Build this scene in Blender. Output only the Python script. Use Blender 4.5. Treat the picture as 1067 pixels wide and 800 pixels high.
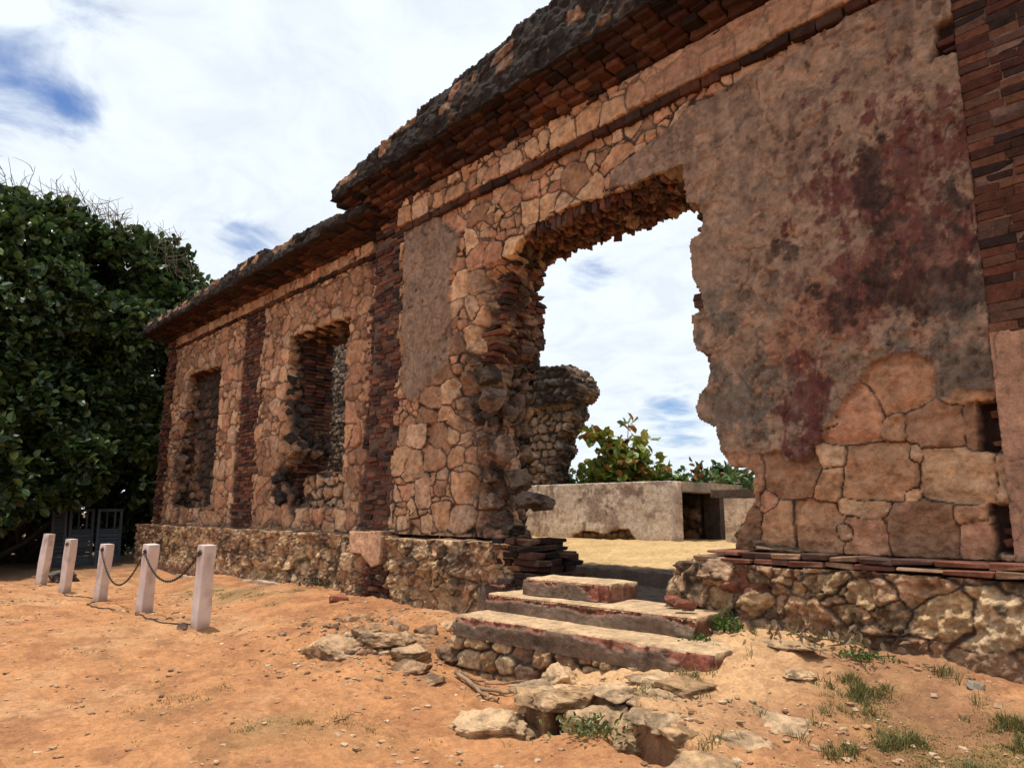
import bpy, math, random
import numpy as np

for o in list(bpy.data.objects):
    bpy.data.objects.remove(o)
SC = bpy.context.scene
COL = SC.collection

# ------------------------------------------------------------------ camera
CC = np.array([533.5, 400.0])
VX, VZ = np.array([-170, 530.0]), np.array([568, -3560.0])
FL = math.sqrt(-np.dot(VX - CC, VZ - CC))
def _ray(p): return np.array([p[0] - CC[0], p[1] - CC[1], FL])
_ex = -_ray(VX) / np.linalg.norm(_ray(VX))
_ez = _ray(VZ) / np.linalg.norm(_ray(VZ))
_ey = np.cross(_ez, _ex); _ey /= np.linalg.norm(_ey)
RM = np.array([_ex, _ey, _ez])
CAM = np.array([0.0, -6.0, 0.268])
def onY(p, y):
    d = RM @ _ray(p); return CAM + d * (y - CAM[1]) / d[1]
def onZ(p, z):
    d = RM @ _ray(p); return CAM + d * (z - CAM[2]) / d[2]
def onX(p, x):
    d = RM @ _ray(p); return CAM + d * (x - CAM[0]) / d[0]
def wallpoly(pts, y=0.0):
    return np.array([[*(onY(p, y)[[0, 2]])] for p in pts])

from mathutils import Matrix
cd = bpy.data.cameras.new("camera"); cam = bpy.data.objects.new("camera", cd); COL.objects.link(cam)
cd.sensor_fit = 'HORIZONTAL'; cd.sensor_width = 36.0; cd.lens = FL / 1067 * 36.0
cd.clip_start = 0.05; cd.clip_end = 3000
r, u, b = RM @ [1, 0, 0], RM @ [0, -1, 0], RM @ [0, 0, -1]
cam.matrix_world = Matrix(((r[0], u[0], b[0], CAM[0]), (r[1], u[1], b[1], CAM[1]), (r[2], u[2], b[2], CAM[2]), (0, 0, 0, 1)))
SC.camera = cam

# ------------------------------------------------------------------ light
SUN = np.array([-0.13, -0.085, 1.0]); SUN /= np.linalg.norm(SUN)
SUN_STRENGTH, SKY_STRENGTH = 4.3, 0.10
CLOUD = 10.5
SC.view_settings.view_transform = 'Standard'; SC.view_settings.look = 'None'
SC.view_settings.exposure = 0.0; SC.view_settings.gamma = 1.0
SC.view_settings.use_curve_mapping = False
ld = bpy.data.lights.new("sun", 'SUN'); lo = bpy.data.objects.new("sun", ld); COL.objects.link(lo)
ld.energy = SUN_STRENGTH; ld.angle = math.radians(0.55); ld.color = (1.0, 0.93, 0.82)
from mathutils import Vector
lo.rotation_euler = Vector(SUN).to_track_quat('Z', 'Y').to_euler()
lo.location = (0, 0, 30)

W = bpy.data.worlds.new("World"); SC.world = W; W.use_nodes = True
nt = W.node_tree; nt.nodes.clear()
def N(t, **k):
    n = nt.nodes.new(t)
    for a, v in k.items(): setattr(n, a, v)
    return n
def L(a, b): nt.links.new(a, b)
def M(op, a, b=None, c=None):
    n = N('ShaderNodeMath', operation=op)
    for i, v in enumerate((a, b, c)):
        if v is None: continue
        if isinstance(v, (int, float)): n.inputs[i].default_value = v
        else: L(v, n.inputs[i])
    return n.outputs[0]
sky = N('ShaderNodeTexSky', sky_type='NISHITA'); sky.sun_disc = False
sky.sun_elevation = math.asin(SUN[2]); sky.sun_rotation = math.atan2(SUN[0], SUN[1])
sky.air_density = 1.0; sky.dust_density = 0.6; sky.ozone_density = 1.5
tc = N('ShaderNodeTexCoord')
sep = N('ShaderNodeSeparateXYZ'); L(tc.outputs['Generated'], sep.inputs[0])
zz = M('ADD', M('MAXIMUM', sep.outputs[2], 0.0), 0.18)
cx = M('DIVIDE', sep.outputs[0], zz); cy = M('DIVIDE', sep.outputs[1], zz)
comb = N('ShaderNodeCombineXYZ'); L(cx, comb.inputs[0]); L(cy, comb.inputs[1])
def noise(vec, scale, det, rough=0.55, dist=0.0):
    n = N('ShaderNodeTexNoise'); n.inputs['Scale'].default_value = scale; n.inputs['Detail'].default_value = det
    n.inputs['Roughness'].default_value = rough; n.inputs['Distortion'].default_value = dist
    L(vec, n.inputs['Vector']); return n.outputs[0]
n1 = noise(comb.outputs[0], 1.5, 9, 0.58, 0.35)
n2 = noise(comb.outputs[0], 5.0, 8, 0.6, 0.5)
def spot(px, sharp, amp):
    d = RM @ _ray(px); d = d / np.linalg.norm(d)
    dp = N('ShaderNodeVectorMath', operation='DOT_PRODUCT'); L(tc.outputs['Generated'], dp.inputs[0]); dp.inputs[1].default_value = d
    return M('MULTIPLY', M('POWER', M('MAXIMUM', dp.outputs['Value'], 0.0), sharp), amp)
gap = spot((25, 35), 260, 0.14)
for s_ in (((-15, 155), 260, 0.18), ((150, 120), 300, 0.09), ((75, 12), 900, .14), ((15, 85), 900, .10), ((135, 25), 1500, .10), ((258, 243), 900, 0.25), ((705, 440), 400, 0.25), ((615, 290), 900, 0.24), ((690, 245), 900, 0.18), ((650, 380), 1500, .10), ((-190, 60), 60, 0.10), ((85, 118), 1500, 0.20)):
    gap = M('ADD', gap, spot(*s_))
cov = M('SUBTRACT', M('ADD', M('MULTIPLY', n1, 0.5), M('MULTIPLY', n2, 0.5)), gap)
mr = N('ShaderNodeMapRange'); mr.interpolation_type = 'SMOOTHSTEP'
mr.inputs['From Min'].default_value = 0.10; mr.inputs['From Max'].default_value = 0.35
L(cov, mr.inputs['Value'])
# cloud brightness: soft thick and thin places
cr = N('ShaderNodeMapRange'); cr.inputs['From Min'].default_value = 0.38; cr.inputs['From Max'].default_value = 0.60
cr.inputs['To Min'].default_value = 0.88; cr.inputs['To Max'].default_value = 1.0; L(n2, cr.inputs['Value'])
cc = N('ShaderNodeMix', data_type='RGBA', blend_type='MULTIPLY'); cc.inputs[0].default_value = 1.0
cc.inputs[6].default_value = (CLOUD * 0.90, CLOUD * 0.98, CLOUD * 1.07, 1); L(cr.outputs[0], cc.inputs[7])
mx = N('ShaderNodeMix', data_type='RGBA'); L(mr.outputs[0], mx.inputs[0])
hs = N('ShaderNodeMix', data_type='RGBA', blend_type='MULTIPLY'); hs.inputs[0].default_value = 1.0
hs.inputs[7].default_value = (.85, 1.05, 1.35, 1); L(sky.outputs[0], hs.inputs[6])
L(hs.outputs[2], mx.inputs[6]); L(cc.outputs[2], mx.inputs[7])
bg = N('ShaderNodeBackground'); bg.inputs[1].default_value = SKY_STRENGTH; L(mx.outputs[2], bg.inputs[0])
wo = N('ShaderNodeOutputWorld'); L(bg.outputs[0], wo.inputs[0])

# ------------------------------------------------------------------ noise helpers (numpy)
def _h(ix, iy, iz, s):
    with np.errstate(over='ignore'):
        h = (ix.astype(np.int64) * 374761393 + iy.astype(np.int64) * 668265263 + iz * 2147483647 + s * 974711).astype(np.uint32)
        h = (h ^ (h >> np.uint32(13))) * np.uint32(1274126177)
        h = (h ^ (h >> np.uint32(16))) * np.uint32(2246822519)
        h = h ^ (h >> np.uint32(15))
    return h.astype(np.float64) / 4294967296.0
def vn2(x, y, s=0):
    x = np.asarray(x, float); y = np.asarray(y, float)
    ix, iy = np.floor(x), np.floor(y); fx, fy = x - ix, y - iy
    fx = fx * fx * (3 - 2 * fx); fy = fy * fy * (3 - 2 * fy)
    a, b2 = _h(ix, iy, 0, s), _h(ix + 1, iy, 0, s); c, d = _h(ix, iy + 1, 0, s), _h(ix + 1, iy + 1, 0, s)
    return (a * (1 - fx) + b2 * fx) * (1 - fy) + (c * (1 - fx) + d * fx) * fy
def fb2(x, y, s=0, o=4, g=0.5):
    t = 0; a = 1; n = 0
    for k in range(o):
        t = t + a * (vn2(x * 2 ** k + 17.3 * k, y * 2 ** k - 9.1 * k, s + k) - 0.5); n += a; a *= g
    return t / n * 2           # about -1..1
def vn3(x, y, z, s=0):
    iz = np.floor(z); f = z - iz; f = f * f * (3 - 2 * f)
    k = iz.astype(np.int64)
    def lay(kk):
        return vn2(x + kk * 37.17, y + kk * 91.3, s)
    return lay(k) * (1 - f) + lay(k + 1) * f
def fb3(x, y, z, s=0, o=3, g=0.5):
    t = 0; a = 1; n = 0
    for k in range(o):
        t = t + a * (vn3(x * 2 ** k, y * 2 ** k, z * 2 ** k, s + k) - 0.5); n += a; a *= g
    return t / n * 2
def fc2(x, y, s=0, o=5, g=0.6):
    return np.clip(fb2(x, y, s, o, g) * 2.1, -1.2, 1.2)
def rid2(x, y, s=0, o=5, g=0.55):
    t = 0; a = 1; n = 0
    for k in range(o):
        t = t + a * (1 - 2 * np.abs(vn2(x * 2 ** k + 7.7 * k, y * 2 ** k + 3.3 * k, s + k) - 0.5)); n += a; a *= g
    return t / n          # 0..1, creased
def ss(a, b2, x):
    t = np.clip((x - a) / (b2 - a), 0, 1); return t * t * (3 - 2 * t)
def inpoly(X, Z, P):
    r = np.zeros(X.shape, bool); n = len(P)
    for i in range(n):
        x1, z1 = P[i]; x2, z2 = P[(i + 1) % n]
        if z1 == z2: continue
        c = ((z1 > Z) != (z2 > Z)) & (X < (x2 - x1) * (Z - z1) / (z2 - z1) + x1)
        r ^= c
    return r
def dpoly(X, Z, P):
    """signed distance, positive inside"""
    d = np.full(X.shape, 1e9); n = len(P)
    for i in range(n):
        a = P[i]; e = P[(i + 1) % n] - a; l2 = max((e * e).sum(), 1e-9)
        t = np.clip(((X - a[0]) * e[0] + (Z - a[1]) * e[1]) / l2, 0, 1)
        d = np.minimum(d, np.hypot(X - a[0] - t * e[0], Z - a[1] - t * e[1]))
    return np.where(inpoly(X, Z, P), d, -d)

def masonry(X, Z, sx, sz, seed, jit=0.36, warp=0.05, wfreq=3.0, pw=3.4):
    """irregular rubble masonry: returns joint distance (m), stone id hash, local coords"""
    Xw = X + warp * fb2(X * wfreq, Z * wfreq, seed + 5, 3); Zw = Z + warp * fb2(X * wfreq + 31, Z * wfreq, seed + 9, 3)
    jz = np.floor(Zw / sz); C = []
    for dj in (-2, -1, 0, 1, 2):
        row = jz + dj; off = _h(row, row * 0, 0, seed + 3)
        ix = np.floor(Xw / sx - off)
        for di in (-2, -1, 0, 1, 2):
            k = ix + di
            cx = (k + 0.5 + off + jit * (2 * _h(k, row, 0, seed) - 1)) * sx
            cz = (row + 0.5 + jit * (2 * _h(k, row, 0, seed + 1) - 1)) * sz
            C.append((cx, cz, _h(k, row, 0, seed + 2)))
    asp = sx / sz
    best = np.full(X.shape, 1e9); sec = best.copy(); bx = np.zeros(X.shape); bz = np.zeros(X.shape); bi = np.zeros(X.shape)
    for cx, cz, h in C:
        d = (np.abs(Xw - cx) ** pw + np.abs((Zw - cz) * asp) ** pw) ** (1 / pw) * (.86 + .28 * h)
        m = d < best
        sec = np.where(m, best, np.minimum(sec, d))
        best = np.where(m, d, best); bx = np.where(m, cx, bx); bz = np.where(m, cz, bz); bi = np.where(m, h, bi)
    return (sec - best) * .5 / math.sqrt(asp), bi, Xw - bx, Zw - bz
def masonry2(X, Z, sx, sz, seed, jit=0.36, warp=0.05, wfreq=3.0, frac=0.35, small=.5):
    e, bi, lx, lz = masonry(X, Z, sx, sz, seed, jit, warp, wfreq)
    e2, b2, lx2, lz2 = masonry(X, Z, sx * .58, sz * .6, seed + 71, jit, warp, wfreq)
    m = hr(bi, 99) < frac
    return np.where(m, np.minimum(e, e2), e), np.where(m, b2 * .7 + .3 * bi, bi), np.where(m, lx2, lx), np.where(m, lz2, lz)
def seeded(X, Z, seeds, seed, warp=0.03, wfreq=4.0):
    Xw = X + warp * fb2(X * wfreq, Z * wfreq, seed + 5, 3); Zw = Z + warp * fb2(X * wfreq + 31, Z * wfreq, seed + 9, 3)
    D = np.array([((np.abs(Xw - s[0]) * s[2] ** .5) ** 3.6 + (np.abs(Zw - s[1]) * s[3] ** .5) ** 3.6) ** (2 / 3.6) for s in seeds])
    i = D.argsort(0)[:2]
    d1 = np.take_along_axis(D, i[:1], 0)[0]; d2 = np.take_along_axis(D, i[1:2], 0)[0]
    S = np.array(seeds); k = i[0]
    e = (np.sqrt(d2) - np.sqrt(d1)) * 0.5
    return e, _h(k.astype(float) + 3, k.astype(float) * 7, 0, seed), Xw - S[k, 0], Zw - S[k, 1]

def wor3(x, y, z, s):
    ix, iy, iz = np.floor(x), np.floor(y), np.floor(z)
    P, H = [], []
    for i in (-1, 0, 1):
        for j in (-1, 0, 1):
            for k in (-1, 0, 1):
                a, b2, c = ix + i, iy + j, iz + k; m = b2 + c * 157.0
                P.append((a + .5 + .8 * (_h(a, m, 0, s) - .5), b2 + .5 + .8 * (_h(a, m, 0, s + 1) - .5), c + .5 + .8 * (_h(a, m, 0, s + 2) - .5))); H.append(_h(a, m, 0, s + 3))
    d1 = np.full(x.shape, 9.); d2 = d1.copy(); h = np.zeros(x.shape)
    for (a, b2, c), hh in zip(P, H):
        d = np.sqrt((x - a) ** 2 + (y - b2) ** 2 + (z - c) ** 2); m = d < d1
        d2 = np.where(m, d1, np.minimum(d2, d)); h = np.where(m, hh, h); d1 = np.where(m, d, d1)
    return d2 - d1, h
def hr(b2, seed):
    return _h(np.floor(b2 * 1e6), np.floor(b2 * 3e5), 0, seed)

# ------------------------------------------------------------------ mesh helpers
def link(name, me, mat, parent=None):
    o = bpy.data.objects.new(name, me); COL.objects.link(o)
    if mat is not None: me.materials.append(mat)
    if parent is not None: o.parent = parent
    return o
def mesh_np(name, V, faces_list, mat, col=None, smooth=True, parent=None):
    """faces_list: list of int arrays (n,k)"""
    me = bpy.data.meshes.new(name); V = np.asarray(V, float)
    me.vertices.add(len(V)); me.vertices.foreach_set('co', V.astype(np.float32).ravel())
    fl = [np.asarray(f, np.int32) for f in faces_list if len(f)]
    nl = sum(f.size for f in fl); npoly = sum(len(f) for f in fl)
    me.loops.add(nl); me.polygons.add(npoly)
    me.loops.foreach_set('vertex_index', np.concatenate([f.ravel() for f in fl]))
    st = []; s = 0
    for f in fl:
        st.append(s + np.arange(len(f)) * f.shape[1]); s += f.size
    me.polygons.foreach_set('loop_start', np.concatenate(st).astype(np.int32))
    me.polygons.foreach_set('use_smooth', np.full(npoly, smooth))
    if col is not None:
        ca = me.color_attributes.new('Col', 'FLOAT_COLOR', 'POINT')
        c4 = np.ones((len(V), 4), np.float32); c4[:, :3] = np.clip(col, 0, 1)
        ca.data.foreach_set('color', c4.ravel())
    me.update(); me.validate()
    return link(name, me, mat, parent)
def tag(o, label=None, cat=None, group=None, kind=None):
    if label: o['label'] = label
    if cat: o['category'] = cat
    if group: o['group'] = group
    if kind: o['kind'] = kind
    return o
def thing(name, label, cat, loc=(0, 0, 0), group=None):
    o = bpy.data.objects.new(name, None); COL.objects.link(o); o.location = loc
    o.empty_display_size = 0.2
    return tag(o, label, cat, group)
def adopt(o, root):
    """geometry written in world space, parented to a root placed elsewhere"""
    o.parent = root; o.matrix_parent_inverse = Matrix.Translation(-root.location)
    return o

def relief(name, x0, x1, z0, z1, dx, dz, fn, mat, org=(0, 0, 0), U=(1, 0, 0), Vv=(0, 0, 1), Nn=(0, -1, 0), th=0.5, segs=5, rough=0.06, rim=(0.2, 0.13, 0.09), back=True, seed=0, rub=0.0, rubs=4.5, rpal=None, post=None):
    """a stone surface: grid over (x,z), pushed along N by fn; edges run back by th"""
    nx = max(2, int(round((x1 - x0) / dx)) + 1); nz = max(2, int(round((z1 - z0) / dz)) + 1)
    xs = np.linspace(x0, x1, nx); zs = np.linspace(z0, z1, nz)
    X, Z = np.meshgrid(xs, zs)
    d, col, mask = fn(X, Z)
    if mask is None: mask = np.ones(X.shape, bool)
    jx = dx * 0.35
    X2 = X + jx * (2 * vn2(X * 60, Z * 60, 3) - 1); Z2 = Z + jx * (2 * vn2(X * 60, Z * 60, 4) - 1)
    U, Vv, Nn, org = map(np.array, (U, Vv, Nn, org)); U = U.astype(float); Vv = Vv.astype(float); Nn = Nn.astype(float)
    P = org + X2[..., None] * U + Z2[..., None] * Vv + d[..., None] * Nn
    cell = mask[:-1, :-1] & mask[1:, :-1] & mask[:-1, 1:] & mask[1:, 1:]
    idx = np.arange(nx * nz).reshape(nz, nx)
    a, b2, c, e = idx[:-1, :-1], idx[:-1, 1:], idx[1:, 1:], idx[1:, :-1]
    flip = np.dot(np.cross(U, Vv), Nn) < 0
    F = np.stack([a[cell], b2[cell], c[cell], e[cell]], 1)
    if flip: F = F[:, ::-1]
    # boundary edges
    cp = np.zeros((nz + 1, nx + 1), bool); cp[1:-1, 1:-1] = cell
    ed = []
    inn = cp[1:-1, 1:-1]
    for (nb, p, q) in ((cp[:-2, 1:-1], a, b2), (cp[2:, 1:-1], c, e), (cp[1:-1, :-2], e, a), (cp[1:-1, 2:], b2, c)):
        m = inn & ~nb; ed.append(np.stack([p[m], q[m]], 1))
    ed = np.concatenate(ed)
    if flip: ed = ed[:, ::-1]
    Vs = [P.reshape(-1, 3)]; Cs = [np.broadcast_to(col, P.shape).reshape(-1, 3)]
    bv, inv = np.unique(ed, return_inverse=True); inv = inv.reshape(ed.shape)
    base = P.reshape(-1, 3)[bv]; db = d.ravel()[bv]; base_plane = base - db[:, None] * Nn
    bm_ = cp[1:-1, 1:-1].astype(float); bm_ = np.pad(bm_, ((0, 1), (0, 1)), mode='edge')
    bm_ = np.where(np.pad(cp[1:-1, 1:-1], ((0, 1), (0, 1))), 1.0, 0.0)
    for _ in range(6):
        q_ = np.pad(bm_, 1, mode='edge'); bm_ = (q_[:-2, 1:-1] + q_[2:, 1:-1] + q_[1:-1, :-2] + q_[1:-1, 2:] + q_[1:-1, 1:-1]) / 5
    gz_, gx__ = np.gradient(bm_); on_u, on_v = -gx__.ravel()[bv] / dx, -gz_.ravel()[bv] / dz; l_ = np.hypot(on_u, on_v) + 1e-9; on = (on_u / l_)[:, None] * U + (on_v / l_)[:, None] * Vv
    cb = Cs[0][bv]; prev = bv; cnt = nx * nz; FS = [F]
    for k in range(1, segs + 1):
        t = k / segs
        Q = base * (1 - t) + (base_plane - th * Nn) * t
        w = min(1, t * 3) * (1 if k < segs else 0.4)
        q = Q
        nu = 1.3 * fb3(q[:, 0] * 4.5, q[:, 1] * 4.5, q[:, 2] * 4.5, seed + 11, 5, .6); nv = 1.3 * fb3(q[:, 0] * 4.5 + 50, q[:, 1] * 4.5, q[:, 2] * 4.5, seed + 21, 5, .6)
        Q = Q + w * rough * (nu[:, None] * U + nv[:, None] * Vv)
        Vs.append(Q)
        rc = np.array(rim) * (0.45 + 1.1 * vn3(q[:, 0] * 5, q[:, 1] * 5, q[:, 2] * 5, seed + 2) * (.6 + .8 * vn3(q[:, 0] * 19, q[:, 1] * 19, q[:, 2] * 19, seed + 3)))[:, None]
        if rub > 0:
            wq = q + .06 * np.stack([nu, nv, nu], 1); e_, h_ = wor3(wq[:, 0] * rubs, wq[:, 1] * rubs, wq[:, 2] * rubs * 1.25, seed + 40)
            Q = Q + (w * rub * (np.clip(e_ / .35, 0, 1) ** .6 * (.5 + .9 * h_) - .75))[:, None] * on; Vs[-1] = Q
            pl_ = np.array(rpal if rpal is not None else [[.24, .15, .10], [.15, .10, .075], [.06, .048, .042], [.19, .12, .085], [.30, .19, .125], [.09, .07, .058]])
            rc = pl_[(h_ * 997 % len(pl_)).astype(int)] * (.6 + .8 * vn3(q[:, 0] * 13, q[:, 1] * 13, q[:, 2] * 13, seed + 6))[:, None]
            rc = rc * (.25 + .75 * ss(.02, .14, e_))[:, None]
        if post is not None: Q = post(Q, t); Vs[-1] = Q
        mixw = min(1, t * 2.5); Cs.append(cb * (1 - mixw) + rc * mixw)
        cur = np.arange(cnt, cnt + len(bv))
        FS.append(np.stack([prev[inv[:, 1]], prev[inv[:, 0]], cur[inv[:, 0]], cur[inv[:, 1]]], 1))
        prev = cur; cnt += len(bv)
    if back:   # a coarse back face
        st = 6
        for i in range(0, nz - 1, st):
            for j in range(0, nx - 1, st):
                if cell[i:i + st, j:j + st].all() and cell[max(i - 10, 0):i + st + 10, max(j - 10, 0):j + st + 10].all():
                    i2, j2 = min(i + st, nz - 1), min(j + st, nx - 1)
                    q = [org + xs[jj] * U + zs[ii] * Vv - (th - .05) * Nn for ii, jj in ((i, j), (i2, j), (i2, j2), (i, j2))]
                    q = np.array(q) if post is None else post(np.array(q), 1.0)
                    Vs.append(q); Cs.append(np.tile(np.array(rim), (4, 1)))
                    FS.append(np.array([[cnt, cnt + 1, cnt + 2, cnt + 3]])); cnt += 4
        # merge the single quads into one array
        big = [f for f in FS[segs + 1:]]
        if big: FS = FS[:segs + 1] + [np.concatenate(big)]
    return mesh_np(name, np.concatenate(Vs), FS, mat, np.concatenate(Cs))

# chamfered brick template
_c = np.array([[sx, sy, sz] for sx in (-1, 1) for sy in (-1, 1) for sz in (-1, 1)], float)
def _brick_template():
    faces4, faces3 = [], []
    def vi(ci, ax): return ci * 3 + ax
    ci = lambda sx, sy, sz: (0 if sx < 0 else 4) + (0 if sy < 0 else 2) + (0 if sz < 0 else 1)
    for ax in range(3):
        for s in (-1, 1):
            o = [a for a in range(3) if a != ax]
            q = []
            for (p, r_) in ((-1, -1), (1, -1), (1, 1), (-1, 1)):
                v = [0, 0, 0]; v[ax] = s; v[o[0]] = p; v[o[1]] = r_
                q.append(vi(ci(*v), ax))
            n = (s > 0) ^ (ax == 1)
            faces4.append(q if n else q[::-1])
    for ax in range(3):
        o = [a for a in range(3) if a != ax]
        for (p, r_) in ((-1, -1), (1, -1), (1, 1), (-1, 1)):
            v0 = [0, 0, 0]; v0[ax] = -1; v0[o[0]] = p; v0[o[1]] = r_
            v1 = list(v0); v1[ax] = 1
            a, b2 = ci(*v0), ci(*v1)
            faces4.append([vi(a, o[0]), vi(b2, o[0]), vi(b2, o[1]), vi(a, o[1])])
    for k in range(8):
        faces3.append([vi(k, 0), vi(k, 1), vi(k, 2)])
    return np.array(faces4), np.array(faces3)
_f4, _f3 = _brick_template()
BP = np.array([[0.130, 0.048, 0.030], [0.095, 0.036, 0.025], [0.165, 0.062, 0.037], [0.066, 0.030, 0.023], [0.125, 0.065, 0.045], [0.045, 0.027, 0.023], [0.200, 0.090, 0.052]])
def bricks(name, B, mat, parent=None, pal=BP, jit=0.008, dark=None, seed=1, cham=0.007):
    """B: list of (cx,cy,cz, lx,ly,lz, rotz, roty)"""
    rg = np.random.default_rng(seed)
    B = np.array(B, float); n = len(B)
    T = np.repeat(_c, 3, 0)[None] * B[:, None, 3:6] / 2
    ch = np.tile(np.eye(3), (8, 1))[None]                 # the axis that stays full
    sgn = np.sign(np.repeat(_c, 3, 0))[None]
    T = T - sgn * (1 - ch) * cham
    J = rg.normal(0, jit, (n, 8, 3)); T = T + np.repeat(J, 3, 1)
    cz, sz = np.cos(B[:, 6])[:, None], np.sin(B[:, 6])[:, None]
    x, y, z = T[..., 0], T[..., 1], T[..., 2]
    x, y = x * cz - y * sz, x * sz + y * cz
    cy, sy = np.cos(B[:, 7])[:, None], np.sin(B[:, 7])[:, None]
    x, z = x * cy + z * sy, -x * sy + z * cy
    V = np.stack([x, y, z], -1) + B[:, None, :3]
    off = (np.arange(n) * 24)[:, None, None]
    F4 = (_f4[None] + off).reshape(-1, 4); F3 = (_f3[None] + off).reshape(-1, 3)
    c = pal[rg.integers(0, len(pal), n)] * rg.uniform(0.7, 1.25, (n, 1))
    if dark is not None: c = c * np.array([dark(*q[:3]) for q in B])[:, None]
    return mesh_np(name, V.reshape(-1, 3), [F4, F3], mat, np.repeat(c, 24, 0), smooth=False, parent=parent)

_ico = {}
def ico(sub):
    if sub not in _ico:
        import bmesh
        bm = bmesh.new(); bmesh.ops.create_icosphere(bm, subdivisions=sub, radius=1)
        _ico[sub] = (np.array([v.co[:] for v in bm.verts]), np.array([[v.index for v in f.verts] for f in bm.faces])); bm.free()
    return _ico[sub]
def rock_v(seed, size, sub=3, cuts=13, rough=0.34):
    rg = np.random.default_rng(seed); V, F = ico(sub); V = V.copy()
    Q, _ = np.linalg.qr(rg.normal(size=(3, 3)) + 1.2 * np.eye(3))
    for k in range(6 + cuts // 3):
        if k < 6: n = Q[k % 3] * (1 if k < 3 else -1) + rg.normal(0, .12, 3); h = rg.uniform(.50, .66)
        else: n = rg.normal(size=3); h = rg.uniform(.62, .85)
        n /= np.linalg.norm(n)
        t = V @ n; m = np.maximum(t - h, 0); V -= m[:, None] * n * 0.92
    o = rg.uniform(0, 50, 3)
    nn = fb3(V[:, 0] * 2.4 + o[0], V[:, 1] * 2.4 + o[1], V[:, 2] * 2.4 + o[2], seed, 5, .6)
    if sub > 2:
        nn = nn + .30 * fb3(V[:, 0] * 8 + o[0], V[:, 1] * 8 + o[1], V[:, 2] * 8, seed + 5, 4, .65) - .22 * np.abs(fb3(V[:, 0] * 4.5 + o[1], V[:, 1] * 4.5, V[:, 2] * 4.5, seed + 9, 3))
    V = V * (1 + rough * nn)[:, None]
    return V * np.array(size) / 1.62, F
def rocks_mesh(name, items, mat, parent=None, pal=((0.42, 0.27, 0.17),), seed=0, smooth=True, crust=.55):
    """items: (x,y,z, sx,sy,sz, seed, sub)"""
    rg = np.random.default_rng(seed); Vs, Fs, Cs = [], [], []; n = 0
    for it in items:
        V, F = rock_v(int(it[6]), it[3:6], int(it[7])); a = rg.uniform(0, 6.28); c, s = math.cos(a), math.sin(a)
        if len(it) > 8: a = it[8]; c, s = math.cos(a), math.sin(a)
        V = np.stack([V[:, 0] * c - V[:, 1] * s, V[:, 0] * s + V[:, 1] * c, V[:, 2]], 1)
        base = np.array(pal[rg.integers(0, len(pal))]) * rg.uniform(0.8, 1.2)
        k = 0.75 + 0.5 * vn3(V[:, 0] * 14, V[:, 1] * 14, V[:, 2] * 14, int(it[6]))
        k = k * (1 - crust * ss(.5, .62, .5 + .9 * fb3(V[:, 0] * 6 + it[6], V[:, 1] * 6, V[:, 2] * 6, 17, 4, .65)))
        Cs.append(base * k[:, None]); Vs.append(V + np.array(it[:3])); Fs.append(F + n); n += len(V)
    return mesh_np(name, np.concatenate(Vs), [np.concatenate(Fs)], mat, np.concatenate(Cs), smooth, parent)

def tube_np(path, rad, k=6):
    path = np.array(path, float); n = len(path); rad = np.broadcast_to(rad, (n,))
    t = np.gradient(path, axis=0); t /= np.linalg.norm(t, axis=1)[:, None] + 1e-9
    ref = np.array([0.31, 0.17, 0.93]); a = np.cross(t, ref); a /= np.linalg.norm(a, axis=1)[:, None] + 1e-9; b2 = np.cross(t, a)
    an = np.arange(k) * 2 * math.pi / k
    V = path[:, None] + rad[:, None, None] * (np.cos(an)[None, :, None] * a[:, None] + np.sin(an)[None, :, None] * b2[:, None])
    i = np.arange(n - 1)[:, None] * k; j = np.arange(k)[None]; j2 = (j + 1) % k
    F = np.stack([i + j, i + j2, i + k + j2, i + k + j], -1).reshape(-1, 4)
    return V.reshape(-1, 3), F
def tubes(name, lst, mat, col=(0.2, 0.15, 0.1), parent=None, k=6):
    Vs, Fs, n = [], [], 0
    for p, r_ in lst:
        V, F = tube_np(p, r_, k); Vs.append(V); Fs.append(F + n); n += len(V)
    V = np.concatenate(Vs)
    c = np.array(col) * (0.75 + 0.5 * vn3(V[:, 0] * 9, V[:, 1] * 9, V[:, 2] * 9, 7))[:, None]
    return mesh_np(name, V, [np.concatenate(Fs)], mat, c, True, parent)

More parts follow.
